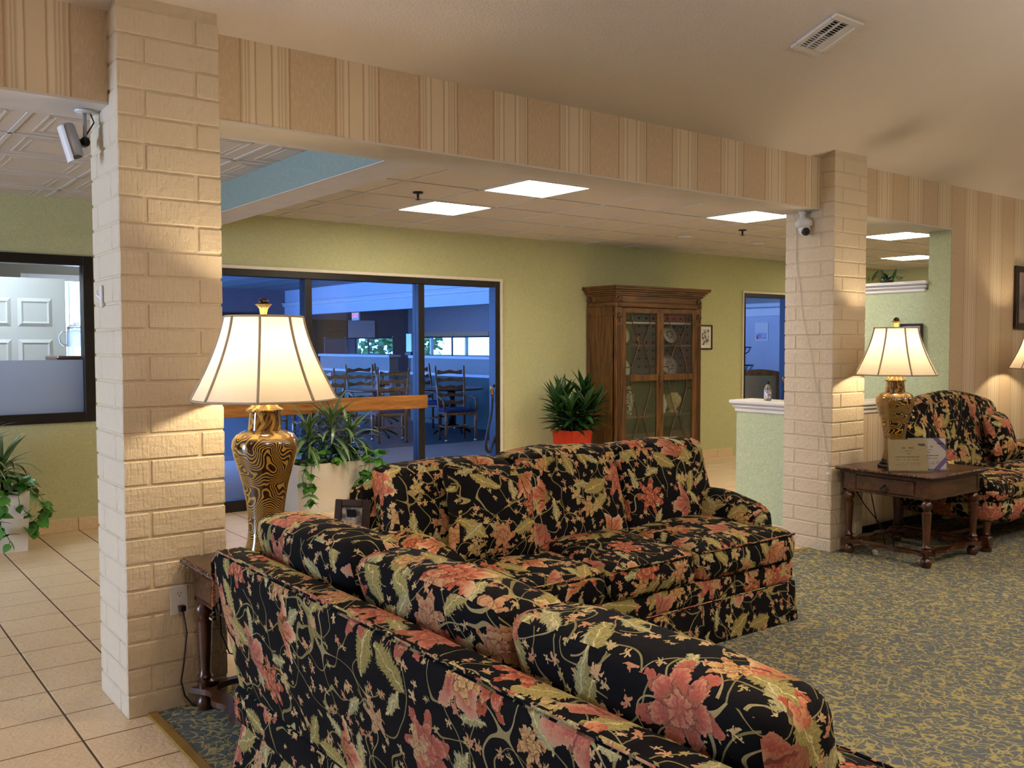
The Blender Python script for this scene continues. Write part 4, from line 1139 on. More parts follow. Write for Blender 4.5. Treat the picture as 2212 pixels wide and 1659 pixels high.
for sx, sy, sh, lean in ((.08, .15, .34, (-.17, .0)), (.16, .08, .30, (.0, -.14)), (.22, .16, .50, (.10, -.02)), (.14, .22, .38, (-.03, .04)), (.24, .10, .32, (.14, -.12)), (.10, .08, .26, (-.14, -.12))):
    obj('stem', MB().tube([(sx, sy, H_-.05), (sx+lean[0]*.5, sy+lean[1]*.5, H_+sh*.5), (sx+lean[0], sy+lean[1], H_+sh*.85)], .009, 6), MATS['plant_stem'], t, True)
    n = 44
    for k in range(n):
        u = k/n; az = k*2.4+rnd.uniform(-.4, .4); el = math.radians(8+62*u**1.6+rnd.uniform(-12, 12))
        put_leaf(SB[0 if u > .75 else rnd.randint(0, 2)], t, (sx+lean[0]*u, sy+lean[1]*u, H_+.01+sh*.85*u), az, el, rnd.uniform(.23, .32), rnd.uniform(-.3, .3))
# plant on the partition ledge
t = thing('ledge_plant', 'dark glossy leafy plant lying along the white ledge in the niche', 'plant', (7.53, 4.42, 1.98))
obj('dish', MB().lathe([(.05, 0), (.06, .02), (.055, .02)], 20), M_BLACK, t, True)
for k in range(16): put_leaf(SB[k % 3], t, (rnd.uniform(-.02, .02), rnd.uniform(-.16, .18), .02), rnd.uniform(0, 6.28), math.radians(rnd.uniform(10, 60)), rnd.uniform(.09, .17), 0)

# ---------------------------------------------------------------- display cabinet
def display_cabinet():
    X0, X1, Y0, Y1 = 7.05, 8.44, 7.30, 7.765
    W, D, H = X1-X0, Y1-Y0, 2.09
    t = thing('display_cabinet', 'tall carved oak display cabinet with latticed glass doors', 'cabinet', (X0, Y0, 0))
    obj('plinth', MB().cbox(-.035, W+.035, -.035, D, 0, .10, .006).cbox(-.022, W+.022, -.022, D, .10, .125, .008).cbox(-.012, W+.012, -.012, D, .125, .15, .008), M_CABX, t)
    for x in (0, W-.02): obj('side_panel', MB().box(x, x+.02, .03, D, .15, 1.86), M_CAB, t)
    fr = MB()
    fr.cbox(.0, .05, D-.06, D, .15, 1.86, .004); fr.cbox(-.008, .0, .05, .11, .15, 1.86, .003); fr.cbox(-.008, 0, D-.06, D, .15, 1.86, .003)
    fr.cbox(-.006, 0, .11, D-.06, .15, .25, .003); fr.cbox(-.006, 0, .11, D-.06, 1.76, 1.86, .003)
    obj('side_frame', fr, M_CAB, t)
    obj('back_panel', MB().box(.02, W-.02, D-.02, D, .15, 1.86), plain('cabinet_inside', '4d4a34', .8, .06, 8), t)
    obj('floor_board', MB().box(.02, W-.02, .03, D-.02, .15, .175), M_CABX, t); obj('top_board', MB().box(.02, W-.02, .03, D-.02, 1.84, 1.86), M_CABX, t)
    co = MB()
    for dz, e, h_ in ((1.86, .006, .05), (1.91, .0, .075), (1.985, .018, .02), (2.005, .035, .022), (2.027, .055, .022), (2.049, .078, .022), (2.071, .085, .018)):
        co.cbox(-e, W+e, -e, D, dz, dz+h_, .005)
    obj('cornice', co, M_CABX, t)
    for x in (.0, W-.10):
        p = obj('pilaster', MB().cbox(x, x+.10, -.004, .05, .15, 1.86, .006), M_CAB, t)
        fl = MB()
        for k in range(3): fl.box(x+.022+k*.022, x+.034+k*.022, -.008, -.003, .22, 1.66)
        obj('fluting', fl, M_CABD, p)
        for zc, s_ in ((1.93, 1.0), (1.76, .9)):
            cv = MB()
            for k in range(5):
                a = math.radians(-70+35*k); cv.ball((x+.05+.028*math.sin(a)*s_, -.012, zc+.03*math.cos(a)*s_-.01), .020*s_, 7, sq=(.75, .6, 1.2))
            cv.ball((x+.05, -.014, zc-.045), .016, 7, sq=(.8, .6, 1.9))
            obj('carving', cv, M_CABD, p, True)
    for k in range(2):
        yb = .035 if k == 0 else D-.04
        for zc, sz in ((1.93, .018), (1.75, .014)):
            cv = MB()
            for a in range(5):
                an = math.radians(-70+35*a); cv.ball((-.010, yb+.024*math.sin(an), zc+.03*math.cos(an)), sz, 7, sq=(.5, .75, 1.2))
            obj('carving', cv, M_CABD, t, True)
    for z in (.62, 1.42): obj('shelf', MB().cbox(.025, W-.025, .05, D-.02, z, z+.02, .002), M_CABX, t)
    obj('shelf', MB().cbox(.025, W-.025, .05, D-.02, 1.03, 1.05, .002), M_CABX, t); obj('shelf', MB().cbox(.03, W-.03, .05, D-.03, 1.68, 1.698, .002), plain('white_china', 'e6e4dc', .18, .03, 40), t)
    # doors
    x_in0, x_in1 = .10, W-.10; xm = W/2
    for dx0, dx1 in ((x_in0, xm-.002), (xm+.002, x_in1)):
        st = .052; z0, z1, zm = .16, 1.85, 1.075
        f = frame_rect(MB(), dx0, dx1, z0, z1, -.006, .024, st); f.cbox(dx0+st, dx1-st, -.006, .024, zm-.035, zm+.035, .003)
        d = obj('door', f, M_CAB, t)
        g0, g1 = dx0+st, dx1-st
        for a, b in ((z0+st, zm-.035), (zm+.035, z1-st)):
            obj('glass_pane', MB().box(g0, g1, .008, .011, a, b), M_CABGL, d)
            w_ = g1-g0; h_ = b-a; mu = MB(); r = .0065
            def P(u, v): return (g0+w_*u, .003, a+h_*v)
            segs = []
            for (s1, e1) in ((.0, .12), (1.0, .88)):
                for u in (.19, .81): segs.append((P(u, s1), P(u, e1)))
                segs += [(P(0, e1), P(.19, e1)), (P(.81, e1), P(1, e1)), (P(.19, e1), P(.43, .5)), (P(.81, e1), P(.57, .5))]
            segs.append((P(.43, .5), P(.57, .5)))
            for p, q in segs: mu.tube([p, q], r, 4)
            obj('lattice', mu, M_CABD, d)
    ek = MB()
    for zz in (1.10, 1.06, 1.02): ek.ball((xm, -.016, zz), .022, 8, sq=(1.1, .5, 1))
    ek.ball((xm, -.014, .98), .012, 8, sq=(.7, .5, 2.4))
    obj('carved_escutcheon', ek, M_CABD, t, True)
    return X0, Y0, W, D
CX, CY, CWd, CDp = display_cabinet()
M_CHINA = plain('white_china', 'e6e4dc', .18, .03, 40); M_CHINAB = plain('china_pattern', '3a3d46', .3, .2, 30)
def plate(label, x, z, r=.115):
    t = thing('display_plate', label, 'plate', (x, CY+.30, z), 0, 'plates in the display cabinet')
    M = Tm(0, 0, r+.012) @ Rm(72, 'X')
    obj('dish', MB().lathe([(.002, 0), (r*.6, .002), (r*.66, .008), (r, .016), (r, .019), (r*.64, .012), (.002, .006)], 36, M, cap=False), M_CHINA, t, True)
    sp = MB()
    for k in range(7):
        a = k*.9; sp.ball((r*.38*math.cos(a), r*.38*math.sin(a), .013), .013, 6, M, (1.3, .8, .25))
    obj('flower_print', sp, M_CHINAB, t, True)
    obj('stand', MB().tube([(-.05, -.05, .008), (-.05, .05, .006), (-.045, .07, .12)], .004, 5).tube([(.05, -.05, .008), (.05, .05, .006), (.045, .07, .12)], .004, 5).tube([(-.05, .05, .006), (.05, .05, .006)], .004, 5), M_BRASS, t)
plate('white plate with dark flowers on the upper left cabinet shelf', CX+.375, 1.44, .108); plate('white plate with dark flowers on the upper right cabinet shelf', CX+1.16, 1.44, .11)
plate('white plate with dark flowers on the middle left cabinet shelf', CX+.375, 1.05, .12); plate('white plate with dark flowers on the middle right cabinet shelf', CX+1.16, 1.05, .13)
def vase(name, label, x, z, prof, mat, extra=None):
    o = obj(name, MB().lathe(prof, 28), mat, None, True, loc=(CX+x, CY+.22, z)); return tag(o, label, 'vase')
def speck(name, a, b):
    t = NT(name); f, _ = t.noise(t.coord(), 45, 3); t.bsdf(t.ramp(f, [(.45, a), (.58, b)]), .25, None, Coat_Weight=.4); return t.m
vase('china_vase', 'tall patterned china vase on the lower left cabinet shelf', .42, .642, [(.04, 0), (.042, .015), (.030, .04), (.040, .09), (.062, .18), (.060, .23), (.032, .275), (.026, .30), (.040, .335), (.036, .335)], speck('blue_white_china', 'd8d2c4', '6f6a66'))
vase('china_urn', 'round cream china urn on the lower right cabinet shelf', 1.15, .642, [(.06, 0), (.062, .02), (.035, .035), (.075, .075), (.105, .14), (.098, .19), (.06, .22), (.062, .235)], speck('cream_china', 'd9c79a', 'c2a468'))
vase('china_urn', 'narrow cream vase beside the centre stile of the cabinet', .98, .642, [(.035, 0), (.03, .03), (.05, .09), (.035, .15), (.018, .19), (.028, .22)], MATS['white_china'])
o = obj('linen_stack', MB().cbox(CX+.72, CX+1.26, CY+.06, CY+.38, 1.70, 1.80, .015), plain('red_cloth', '7a1414', .9, .1, 30, .3)); tag(o, 'folded dark red cloth on the top right cabinet shelf', 'cloth')
obj('x', MB().box(0, .001, 0, .001, 0, .001), M_CABX) if False else None
o = obj('linen_stack', MB().cbox(CX+.18, CX+.64, CY+.06, CY+.38, 1.70, 1.79, .015), plain('dark_cloth', '1d201a', .9, .1, 30, .3)); tag(o, 'folded dark green cloth on the top left cabinet shelf', 'cloth')
t = thing('brass_ornament', 'small golden branching ornament on the upper left cabinet shelf', 'ornament', (CX+.50, CY+.2, 1.44))
m = MB()
for k in range(7): m.tube([(0, 0, 0), (.03*math.cos(k*.9), .02*math.sin(k*.9), .05), (.05*math.cos(k*.9), .03*math.sin(k*.9), .10)], [.006, .008, .002], 6)
obj('branches', m, M_BRASS, t, True); obj('foot', MB().lathe([(.03, 0), (.02, .012)], 16), M_BRASS, t, True)

# ---------------------------------------------------------------- pictures, notices, switches
def picture(name, label, cat, loc, w, h, fw, art, rot=(0, 0, 0), mat_w=.04, depth=.022):
    t = thing(name, label, cat, loc); t.rotation_euler = rot
    obj('frame', frame_rect(MB(), -w/2, w/2, 0, h, -depth, 0, fw), M_DARKW, t)
    obj('mat_board', MB().box(-w/2+fw, w/2-fw, -depth*.4, -depth*.3, fw, h-fw), M_PAPER, t)
    obj('art_print', MB().box(-w/2+fw+mat_w, w/2-fw-mat_w, -depth*.45, -depth*.38, fw+mat_w, h-fw-mat_w), art, t)
    return t
def blot(name, a, b, sc_=14):
    t = NT(name); f, _ = t.noise(t.coord(), sc_, 3); t.bsdf(t.ramp(f, [(.45, a), (.6, b)]), .6); return t.m
picture('framed_print', 'small black framed drawing on the green wall right of the cabinet', 'picture', (9.065, YF, 1.38), .25, .31, .018, blot('ink_drawing', 'd8d4ca', '55524e', 22))
picture('framed_picture', 'dark framed picture on the striped wall, cut off by the right edge', 'picture', (8.93, HY0, 1.58), .74, .56, .05, blot('mauve_print', '8a7a78', '6a5a5c', 5), mat_w=.0, depth=.03)
t = picture('framed_notice', 'dark framed white notice on the pale green partition behind the lamp', 'picture', (7.452, 4.14, 1.34), .20, .28, .02, M_PAPER, (0, 0, math.pi/2*3), .005)
# photo frame standing on the near table
t = thing('photo_frame', 'small dark photo frame standing on the near end table', 'photo frame', (1.79, 3.43, TH)); t.rotation_euler = (0, 0, math.radians(-48))
Mf = Rm(-14, 'X')
fm = frame_rect(MB(), -.075, .075, 0, .20, -.014, .010, .030); fm.v = [tuple(Mf @ Vector(p)) for p in fm.v]
obj('frame', fm, M_DARKW, t); obj('photograph', MB().box(-.046, .046, -.006, -.004, .029, .171, Mf), blot('old_photograph', '7a7062', '2d2822', 25), t)
obj('easel_back', MB().box(-.02, .02, .05, .054, 0, .15, Rm(12, 'X')), M_BLACK, t)
# acrylic notices on the far table
def notice(label, x, y, rz, w, h, paper, ribbon):
    t = thing('notice_stand', label, 'sign', (x, y, TH)); t.rotation_euler = (0, 0, rz)
    M = Rm(-8, 'X')
    obj('acrylic_holder', MB().box(-w/2-.008, w/2+.008, -.004, -.002, 0, h+.012, M).box(-w/2-.008, w/2+.008, .002, .004, 0, h+.012, M).box(-w/2-.02, w/2+.02, -.05, .06, 0, .004), M_ACRYL, t)
    obj('sheet', MB().box(-w/2, w/2, -.0012, .0012, .006, h+.006, M), paper, t)
    ink = plain('grey_brown_ink', '6a5c48', .8, .1); pr = MB(); rnd = random.Random(int(x*1000))
    for zc, hh, span, dens in ((.76, .035, .34, .8), (.66, .016, .26, .5), (.58, .02, .16, .7), (.47, .028, .62, .85), (.38, .018, .56, .6), (.26, .012, .70, .5), (.21, .012, .62, .5)):
        xx = -span/2
        while xx < span/2:
            L_ = rnd.uniform(.02, .06)
            if rnd.random() < dens+.15: pr.box(xx*w, min(span/2, xx+L_)*w, -.0022, -.0014, (zc-hh/2)*h, (zc+hh/2)*h, M)
            xx += L_+.012
    obj('print_lines', pr, ink, t)
    lg = MB()
    for k in range(7): lg.ball(((.30+.024*k)*w, -.002, (.86+.02*math.sin(k*1.7))*h), .006, 6, M, (1.3, .12, .8))
    obj('emblem', lg, plain('dark_emblem_ink', '3b3540', .7, .1), t, True)
    if ribbon:
        rb = MB()
        for s_, z0 in ((1, h+.006), (-1, .006)):
            c = w/2; rb.add([tuple(M @ Vector(p)) for p in ((c-.085, -.0024, z0), (c-.045, -.0024, z0), (c, -.0024, z0-s_*.045), (c, -.0024, z0-s_*.085))], [(0, 1, 2, 3)])
        obj('ribbon_corners', rb, plain('violet_ribbon', '5d5590', .6, .08), t)
notice('cream certificate in acrylic stand at the front of the far table', 5.79, 3.225, math.radians(-37), .258, .205, plain('cream_paper', 'c2b484', .8, .03), False)
notice('white certificate with violet corners in acrylic stand behind the cream one', 5.965, 3.185, math.radians(-38), .25, .205, M_PAPER, True)
# outlet, plug and cord on the near column
t = thing('wall_outlet', 'white double socket plate on the near column', 'outlet', (1.172, CY0, .437))
obj('plate', MB().cbox(-.035, .035, -.006, 0, -.058, .058, .003), M_PLASTW, t)
for z in (.026, -.026):
    r = obj('receptacle', MB().lathe([(.0165, 0), (.0165, .003)], 20, Tm(0, -.006, z) @ Rm(90, 'X')), M_PLASTW, t)
    obj('slots', MB().box(-.007, -.005, -.0098, -.009, z-.002, z+.006).box(.005, .007, -.0098, -.009, z-.002, z+.006).box(-.002, .002, -.0098, -.009, z-.010, z-.006), M_BLACK, r)
t = thing('lamp_cord', 'brown lamp cord plugged into the socket of the near column', 'cord', (1.178, CY0, .408))
obj('plug', MB().cbox(-.013, .013, -.035, -.010, -.014, .010, .004), M_DARKW, t)
obj('wire', MB().tube([(.0, -.03, -.01), (.012, -.035, -.10), (.0, -.03, -.22), (-.012, -.03, -.29), (.0, -.035, -.35), (.03, -.045, -.396), (.12, -.07, -.402), (.2, -.10, -.402)], .0035, 6), M_DARKW, t, True)
o = obj('hanging_cord', MB().tube([(1.30, 3.60, .43), (1.305, 3.60, .30), (1.33, 3.58, .22), (1.40, 3.56, .19), (1.42, 3.55, .12), (1.41, 3.53, .03), (1.37, 3.50, .012)], .003, 6), M_BLACK, None, True); tag(o, 'thin dark cord hanging under the near end table', 'cord')
for pts, lab in (([(5.83, 3.64, .44), (5.86, 3.58, .33), (5.95, 3.50, .18), (6.02, 3.46, .08), (6.04, 3.44, .012), (6.15, 3.40, .012)], 'thick dark cord hanging under the far end table, left one'),
                 ([(6.05, 3.66, .44), (6.07, 3.64, .30), (6.10, 3.63, .18), (6.13, 3.60, .10), (6.10, 3.56, .012)], 'thin dark cord hanging under the far end table, right one')):
    o = obj('power_cord', MB().tube(pts, .004, 6), M_BLACK, None, True); tag(o, lab, 'cord')
t = thing('plug_adapter', 'small white plug adapter lying on the carpet under the far table', 'adapter', (5.80, 3.46, .006)); t.rotation_euler = (0, 0, .7)
obj('body', MB().cbox(-.022, .022, -.016, .016, 0, .034, .006), M_PLASTW, t); obj('cord_end', MB().tube([(.02, 0, .012), (.06, .01, .005), (.16, .02, .004)], .003, 6), M_BLACK, t, True)
# bottle on the low wall
t = thing('sanitizer_bottle', 'clear bottle with purple label and black cap on the low wall', 'bottle', (5.80, 4.36, 1.022))
obj('bottle_body', MB().lathe([(.024, 0), (.027, .004), (.027, .085), (.022, .105), (.012, .118), (.012, .126)], 28), M_JUG, t, True)
obj('label_wrap', MB().lathe([(.0276, .018), (.0276, .082)], 28, cap=False), speck('bottle_label', 'd9cfb4', '8f7fb4'), t, True)
obj('cap', MB().lathe([(.013, .124), (.014, .128), (.014, .155), (.012, .158)], 20), M_BLACK, t, True)

# ---------------------------------------------------------------- dining room beyond the shopfront
DX0, DX1, DY0, DY1, DCZ = 2.88, 12.6, YF+.14, 20.8, 2.72
M_GREYP = plain('grey_wallpaper', '9a9a9a', .8, .05, 12); M_BWALL = plain('white_bulkhead', 'c9ccd2', .7, .02, 6)
M_DARKWALL = plain('slate_wall', '6e7078', .8, .05, 6)
wallbox('floor_dining_tile', (DX0, DX1, DY0, 11.3, -.1, -.002), plain('grey_tile_floor', '8a7f74', .6, .06, 5))
wallbox('floor_dining_carpet', (DX0, DX1, 11.3, DY1, -.1, 0), plain('dark_dining_carpet', '2f3d40', .95, .25, 30))
def dining_ceiling():
    t = NT('dining_ceiling_tiles'); v = t.geo(); x, y, z = t.sep(v)
    ln = t.math('MAXIMUM', t.math('LESS_THAN', t.math('FRACT', t.math('DIVIDE', x, .61)), .06), t.math('LESS_THAN', t.math('FRACT', t.math('DIVIDE', y, .61)), .06))
    t.bsdf(t.mix(ln, lin('7d838c'), lin('b9c0c8')), .7); return t.m
wallbox('ceiling_dining', (DX0, DX1, DY0, DY1, DCZ, DCZ+.1), dining_ceiling())
wallbox('wall_dining_right', (DX1, DX1+.1, DY0, DY1, 0, DCZ), M_GREYP)
mb = MB(); mb.box(7.5, DX1, DY1, DY1+.1, 0, DCZ); mb.box(DX0, 3.0, DY1, DY1+.1, 0, DCZ); mb.box(3.0, 7.5, DY1, DY1+.1, 0, .3); mb.box(3.0, 7.5, DY1, DY1+.1, 2.4, DCZ)
struct('wall_dining_far', mb, M_DARKWALL)
wn = struct_empty('window_5', 'far dining room windows'); mb = MB()
for k in range(5): mb.box(3.0+k*1.125-.04, 3.0+k*1.125+.04, DY1, DY1+.06, .3, 2.4)
obj('frame', mb, M_WHITE, wn); obj('pane', MB().box(3.0, 7.5, DY1+.03, DY1+.035, .3, 2.4), M_TINT, wn)
mb = MB(); mb.box(DX0-.05, DX0, DY0+3, 11, 0, DCZ); mb.box(DX0-.05, DX0, 19.4, DY1, 0, DCZ); mb.box(DX0-.05, DX0, 11, 19.4, 0, .3); mb.box(DX0-.05, DX0, 11, 19.4, 2.4, DCZ)
struct('wall_dining_left', mb, M_GREYP)
wn = struct_empty('window_4', 'dining room window row'); mb = MB()
for k in range(8): mb.box(DX0-.05, DX0, 11+k*1.2-.04, 11+k*1.2+.04, .3, 2.4)
obj('frame', mb, M_WHITE, wn); obj('pane', MB().box(DX0-.03, DX0-.025, 11, 19.4, .3, 2.4), M_TINT, wn)
wallbox('ground_outside', (-9, 14, 21.0, 34, -.2, -.1), plain('lawn', '4e6b2c', .95, .3, 2))
# bulkhead with crown, half walls with glass guards below it
bk = struct_empty('wall_bulkhead', 'white bulkhead with crown moulding in the dining room')
obj('face', MB().box(9.2, 9.35, 10.4, DY1, 2.13, DCZ), M_BWALL, bk)
obj('crown', MB().prism([(9.2, 2.33), (9.14, 2.35), (9.13, 2.37), (9.15, 2.385), (9.11, 2.41), (9.105, 2.425), (9.2, 2.43)], 10.4, DY1, 'y'), M_WHITE, bk)
obj('lower_band', MB().box(9.185, 9.2, 10.4, DY1, 2.13, 2.335), M_BWALL, bk)
obj('return_face', MB().box(9.2, DX1, 10.38, 10.4, 2.13, DCZ), M_BWALL, bk)
obj('inner_ceiling', MB().box(9.35, DX1, 10.4, DY1, 2.46, 2.5), M_GREYP, bk)
for y in (12.2, 14.4, 16.6, 18.8):
    o = obj('downlight', MB().lathe([(.09, 2.455), (.085, 2.452)], 20), emit('downlight_glow', (1.0, .82, .6), 60) if 'dl' not in MATS else MATS['dl'], loc=(10.9, y, 0)); MATS['dl'] = o.data.materials[0]; tag(o, 'small round downlight in the dining room ceiling behind the bulkhead', 'downlight', 'dining downlights')
for y0, y1, lab in ((11.3, 15.1, 'grey half wall with glass guard, right of the dining passage'), (15.9, 18.95, 'grey half wall with glass guard, left of the dining passage')):
    t = thing('guard_wall', lab, 'half wall', (9.2, y0, 0), 0, 'dining half walls'); L = y1-y0
    obj('wall_body', MB().box(0, .2, 0, L, .9, 1.19), plain('taupe_wallpaper', '8f8a80', .8, .05), t); obj('wainscot', MB().box(0, .2, 0, L, 0, .9), plain('dark_green_wainscot', '45544c', .8, .05), t)
    obj('cap', MB().cbox(-.04, .24, -.04, L+.04, 1.19, 1.245, .01), M_BWALL, t)
    obj('dado_rail', MB().cbox(-.02, 0, 0, L, .88, .93, .005), M_BWALL, t)
    n = 3; seg = L/n
    for k in range(n+1):
        p = obj('post', MB().lathe([(.014, 1.245), (.014, 1.585), (.022, 1.59), (.016, 1.61)], 12, Tm(.1, min(L-.02, max(.02, k*seg)), 0)), M_STEEL, t, True)
    for k in range(n): obj('glass_pane', MB().box(.097, .103, k*seg+.03, (k+1)*seg-.03, 1.26, 1.57), M_PANEL, t)
    obj('top_rail', MB().tube([(.1, 0, 1.58), (.1, L, 1.58)], .012, 8), M_BLACKM, t, True)
# things on the back wall of the dining room
o = obj('beige_panel', MB().cbox(DX1-.04, DX1-.001, 17.2, 20.2, 0, 1.75, .004), plain('beige_panel_paint', 'b7aa8a', .7, .03)); tag(o, 'beige wall panel behind the glass guards', 'panel')
o = obj('brown_door', MB().cbox(9.9, 10.8, DY1-.05, DY1-.002, 0, 2.05, .005), plain('brown_door_paint', '4a3728', .6, .08)); tag(o, 'brown door at the far end of the dining room', 'door')
for x0, x1, lab in ((9.3, 9.86, 'pale panel left of the brown dining room door'), (10.85, 11.6, 'pale panel right of the brown dining room door')):
    o = obj('pale_panel', MB().cbox(x0, x1, DY1-.04, DY1-.002, 0, 2.05, .005), plain('pale_panel_paint', 'c3c8d0', .7, .03)); tag(o, lab, 'panel')
t = thing('exit_sign', 'small red and white exit sign hanging by the brown dining room door', 'exit sign', (9.75, 18.3, 1.98))
obj('housing', MB().cbox(-.02, .02, -.16, .16, 0, .2, .005), M_PLASTW, t); obj('hanger', MB().box(-.01, .01, -.02, .02, .2, .48), M_PLASTW, t)
def text_mesh(s, size):
    c = bpy.data.curves.new('text', 'FONT'); c.body = s; c.size = size; c.align_x = 'CENTER'; c.align_y = 'CENTER'; c.extrude = .001
    ob = bpy.data.objects.new('text', c); COL.objects.link(ob)
    dg = bpy.context.evaluated_depsgraph_get(); me = bpy.data.meshes.new_from_object(ob.evaluated_get(dg)); bpy.data.objects.remove(ob); return me
me = text_mesh('EXIT', .15); o = obj('lettering', me, M_EXIT, t); o.location = (-.022, 0, .1); o.rotation_euler = (math.pi/2, 0, -math.pi/2)
t = thing('wall_television', 'black television on the far dining room wall', 'television', (8.06, DY1-.08, 1.66))
obj('screen', MB().cbox(-.42, .42, 0, .05, 0, .50, .006), M_BLACK, t); obj('bezel', frame_rect(MB(), -.44, .44, -.02, .52, -.01, .06, .025), M_BLACKM, t)
o = obj('fire_strobe', MB().cbox(DX1-.06, DX1-.001, 14.30, 14.42, 2.02, 2.18, .006), plain('red_strobe', '8a1f2c', .4, .05)); tag(o, 'small dark red alarm strobe high on the grey dining wall', 'alarm')
t = thing('soap_dispenser', 'black and silver dispenser in the dining room passage', 'dispenser', (9.28, 15.22, 1.30)); obj('case', MB().cbox(-.05, .05, -.10, .10, 0, .36, .01), M_STEEL, t); obj('tray', MB().cbox(-.07, .05, -.11, .11, -.06, .0, .005), M_BLACK, t); obj('pole', MB().lathe([(.015, -1.3), (.015, -.05)], 10), M_BLACKM, t)
# notice board and bench seen through the right doorway
t = thing('wall_notice', 'white notice on the blue-lit wall seen through the right doorway', 'notice', (DX1-.032, 9.58, 1.5)); obj('sheet', MB().box(-.006, 0, -.13, .13, 0, .30), M_PAPER, t); obj('picture_print', MB().box(-.008, -.006, -.10, .10, .03, .13), blot('notice_print', 'b9c4d8', 'b04a58', 9), t)
o = obj('crown_trim', MB().cbox(DX1-.05, DX1, DY0, 10.3, 2.05, 2.12, .01).cbox(DX1-.03, DX1, DY0, 10.3, 1.9, 2.04, .01), M_WHITE); tag(o, 'white crown trim on the wall seen through the right doorway', 'trim')
wallbox('wall_dining_side', (DX1-.03, DX1-.001, DY0, 10.4, 0, 1.9), M_BWALL)
def bench_chair(x, y, rz, lab):
    t = thing('upholstered_chair', lab, 'chair', (x, y, 0), rz, 'upholstered chairs behind the right doorway')
    obj('back_frame', frame_rect(MB(), -.28, .28, .42, 1.02, .0, .05, .05), M_CHAIRW, t)
    obj('crest_rail', MB().prism([(-.30, .98)] + [(-.30+.06*k, 1.03+.04*math.sin(math.pi*k/10)) for k in range(11)] + [(.30, .98)], -.005, .055, 'y'), M_CHAIRW, t)
    obj('back_pad', MB().rbox((0, .02, .72), (.235, .03, .26), .02, .08), plain('tan_upholstery', 'b08f5c', .85, .06, 40), t, True)
    obj('seat_pad', MB().rbox((0, -.22, .45), (.28, .24, .05), .03, .08), MATS['tan_upholstery'], t, True)
    for sx in (-1, 1):
        for y_ in (.02, -.42): obj('leg', MB().cbox(sx*.26-.025, sx*.26+.025, y_-.02, y_+.03, 0, .42, .004), M_CHAIRW, t)
bench_chair(11.42, 8.72, math.radians(-52), 'wooden chair with tan padded back, left one behind the right doorway')
bench_chair(12.1, 8.50, math.radians(-52), 'wooden chair with tan padded back, right one behind the right doorway')
t = thing('basket_stand', 'black wire two-tier basket stand behind the right doorway', 'basket stand', (11.55, 9.25, 0))
m = MB(); m.tube([(0, 0, .75), (0, 0, 1.65)], .01, 8)
obj('pole', m, M_BLACKM, t)
for z, r in ((1.40, .20), (1.12, .24)):
    m = MB(); m.tube([(r*math.cos(k*.3927), r*math.sin(k*.3927), z) for k in range(16)], .008, 6, True); m.tube([(r*.55*math.cos(k*.3927), r*.55*math.sin(k*.3927), z-.11) for k in range(16)], .006, 6, True)
    for k in range(14):
        a = k*2*math.pi/14; m.tube([(r*math.cos(a), r*math.sin(a), z), (r*.85*math.cos(a), r*.85*math.sin(a), z-.07), (r*.55*math.cos(a), r*.55*math.sin(a), z-.11)], .004, 5)
    obj('wire_basket', m, M_BLACKM, t)
obj('scroll_foot', MB().tube([(-.12, 0, .76), (-.08, 0, .84), (0, 0, .86), (.08, 0, .84), (.12, 0, .76)], .008, 6), M_BLACKM, t)
o = obj('side_table', MB().cbox(11.2, 11.9, 9.05, 9.5, .70, .75, .01).cbox(11.23, 11.28, 9.08, 9.13, 0, .7, .003).cbox(11.82, 11.87, 9.08, 9.13, 0, .7, .003).cbox(11.23, 11.28, 9.42, 9.47, 0, .7, .003).cbox(11.82, 11.87, 9.42, 9.47, 0, .7, .003), M_OFFICEW); tag(o, 'dark side table carrying the wire basket stand', 'table')
# ladder-back chairs
def ladder_chair():
    t = thing('ladderback_chair', 'chair', 'chair', (0, 0, 0), 0, 'ladder-back chairs in the dining room')
    for s in (-1, 1):
        obj('back_post', MB().tube([(s*.20, .20, 0), (s*.20, .205, .42), (s*.215, .24, .75), (s*.23, .29, 1.08)], [.018, .022, .020, .015], 8).ball((s*.23, .295, 1.095), .02, 7, sq=(.8, .8, 1.6)), M_CHAIRW, t, True)
        obj('leg', MB().lathe([(.018, .05), (.024, .12), (.020, .2), (.026, .3), (.024, .44)], 10, Tm(s*.23, -.22, 0)), M_CHAIRW, t, True)
        for y in (-.22, .20): obj('caster', MB().ball((s*(.23 if y < 0 else .20), y, .024), .024, 7), M_STEEL if y < 0 else M_BLACK, t, True)
        obj('arm', MB().tube([(s*.21, .22, .66), (s*.26, .0, .655), (s*.26, -.16, .64), (s*.245, -.20, .46)], .016, 7), M_CHAIRW, t, True)
    for k in range(5):
        z = .56+.115*k; y = .215+.09*sm(z, .5, 1.1); P = []
        for i in range(13):
            u = -1+i/6; P.append((u*.20, z+.03+.012*math.cos(u*6.28)))
        for i in range(12, -1, -1):
            u = -1+i/6; P.append((u*.20, z-.024+.008*math.cos(u*3.14)))
        obj('slat', MB().prism(P, y, y+.014, 'y'), M_CHAIRW, t)
    obj('seat_frame', MB().cbox(-.24, .24, -.24, .21, .40, .44, .006), M_CHAIRW, t)
    obj('seat_pad', MB().rbox((0, -.015, .465), (.225, .215, .028), .02, .08), plain('navy_seat', '1d2f5c', .8, .08, 40), t, True)
    obj('stretcher', MB().cbox(-.22, .22, -.01, .01, .20, .225, .003).cbox(-.21, -.19, -.22, .2, .2, .225, .003).cbox(.19, .21, -.22, .2, .2, .225, .003), M_CHAIRW, t)
    return t
proto = ladder_chair()
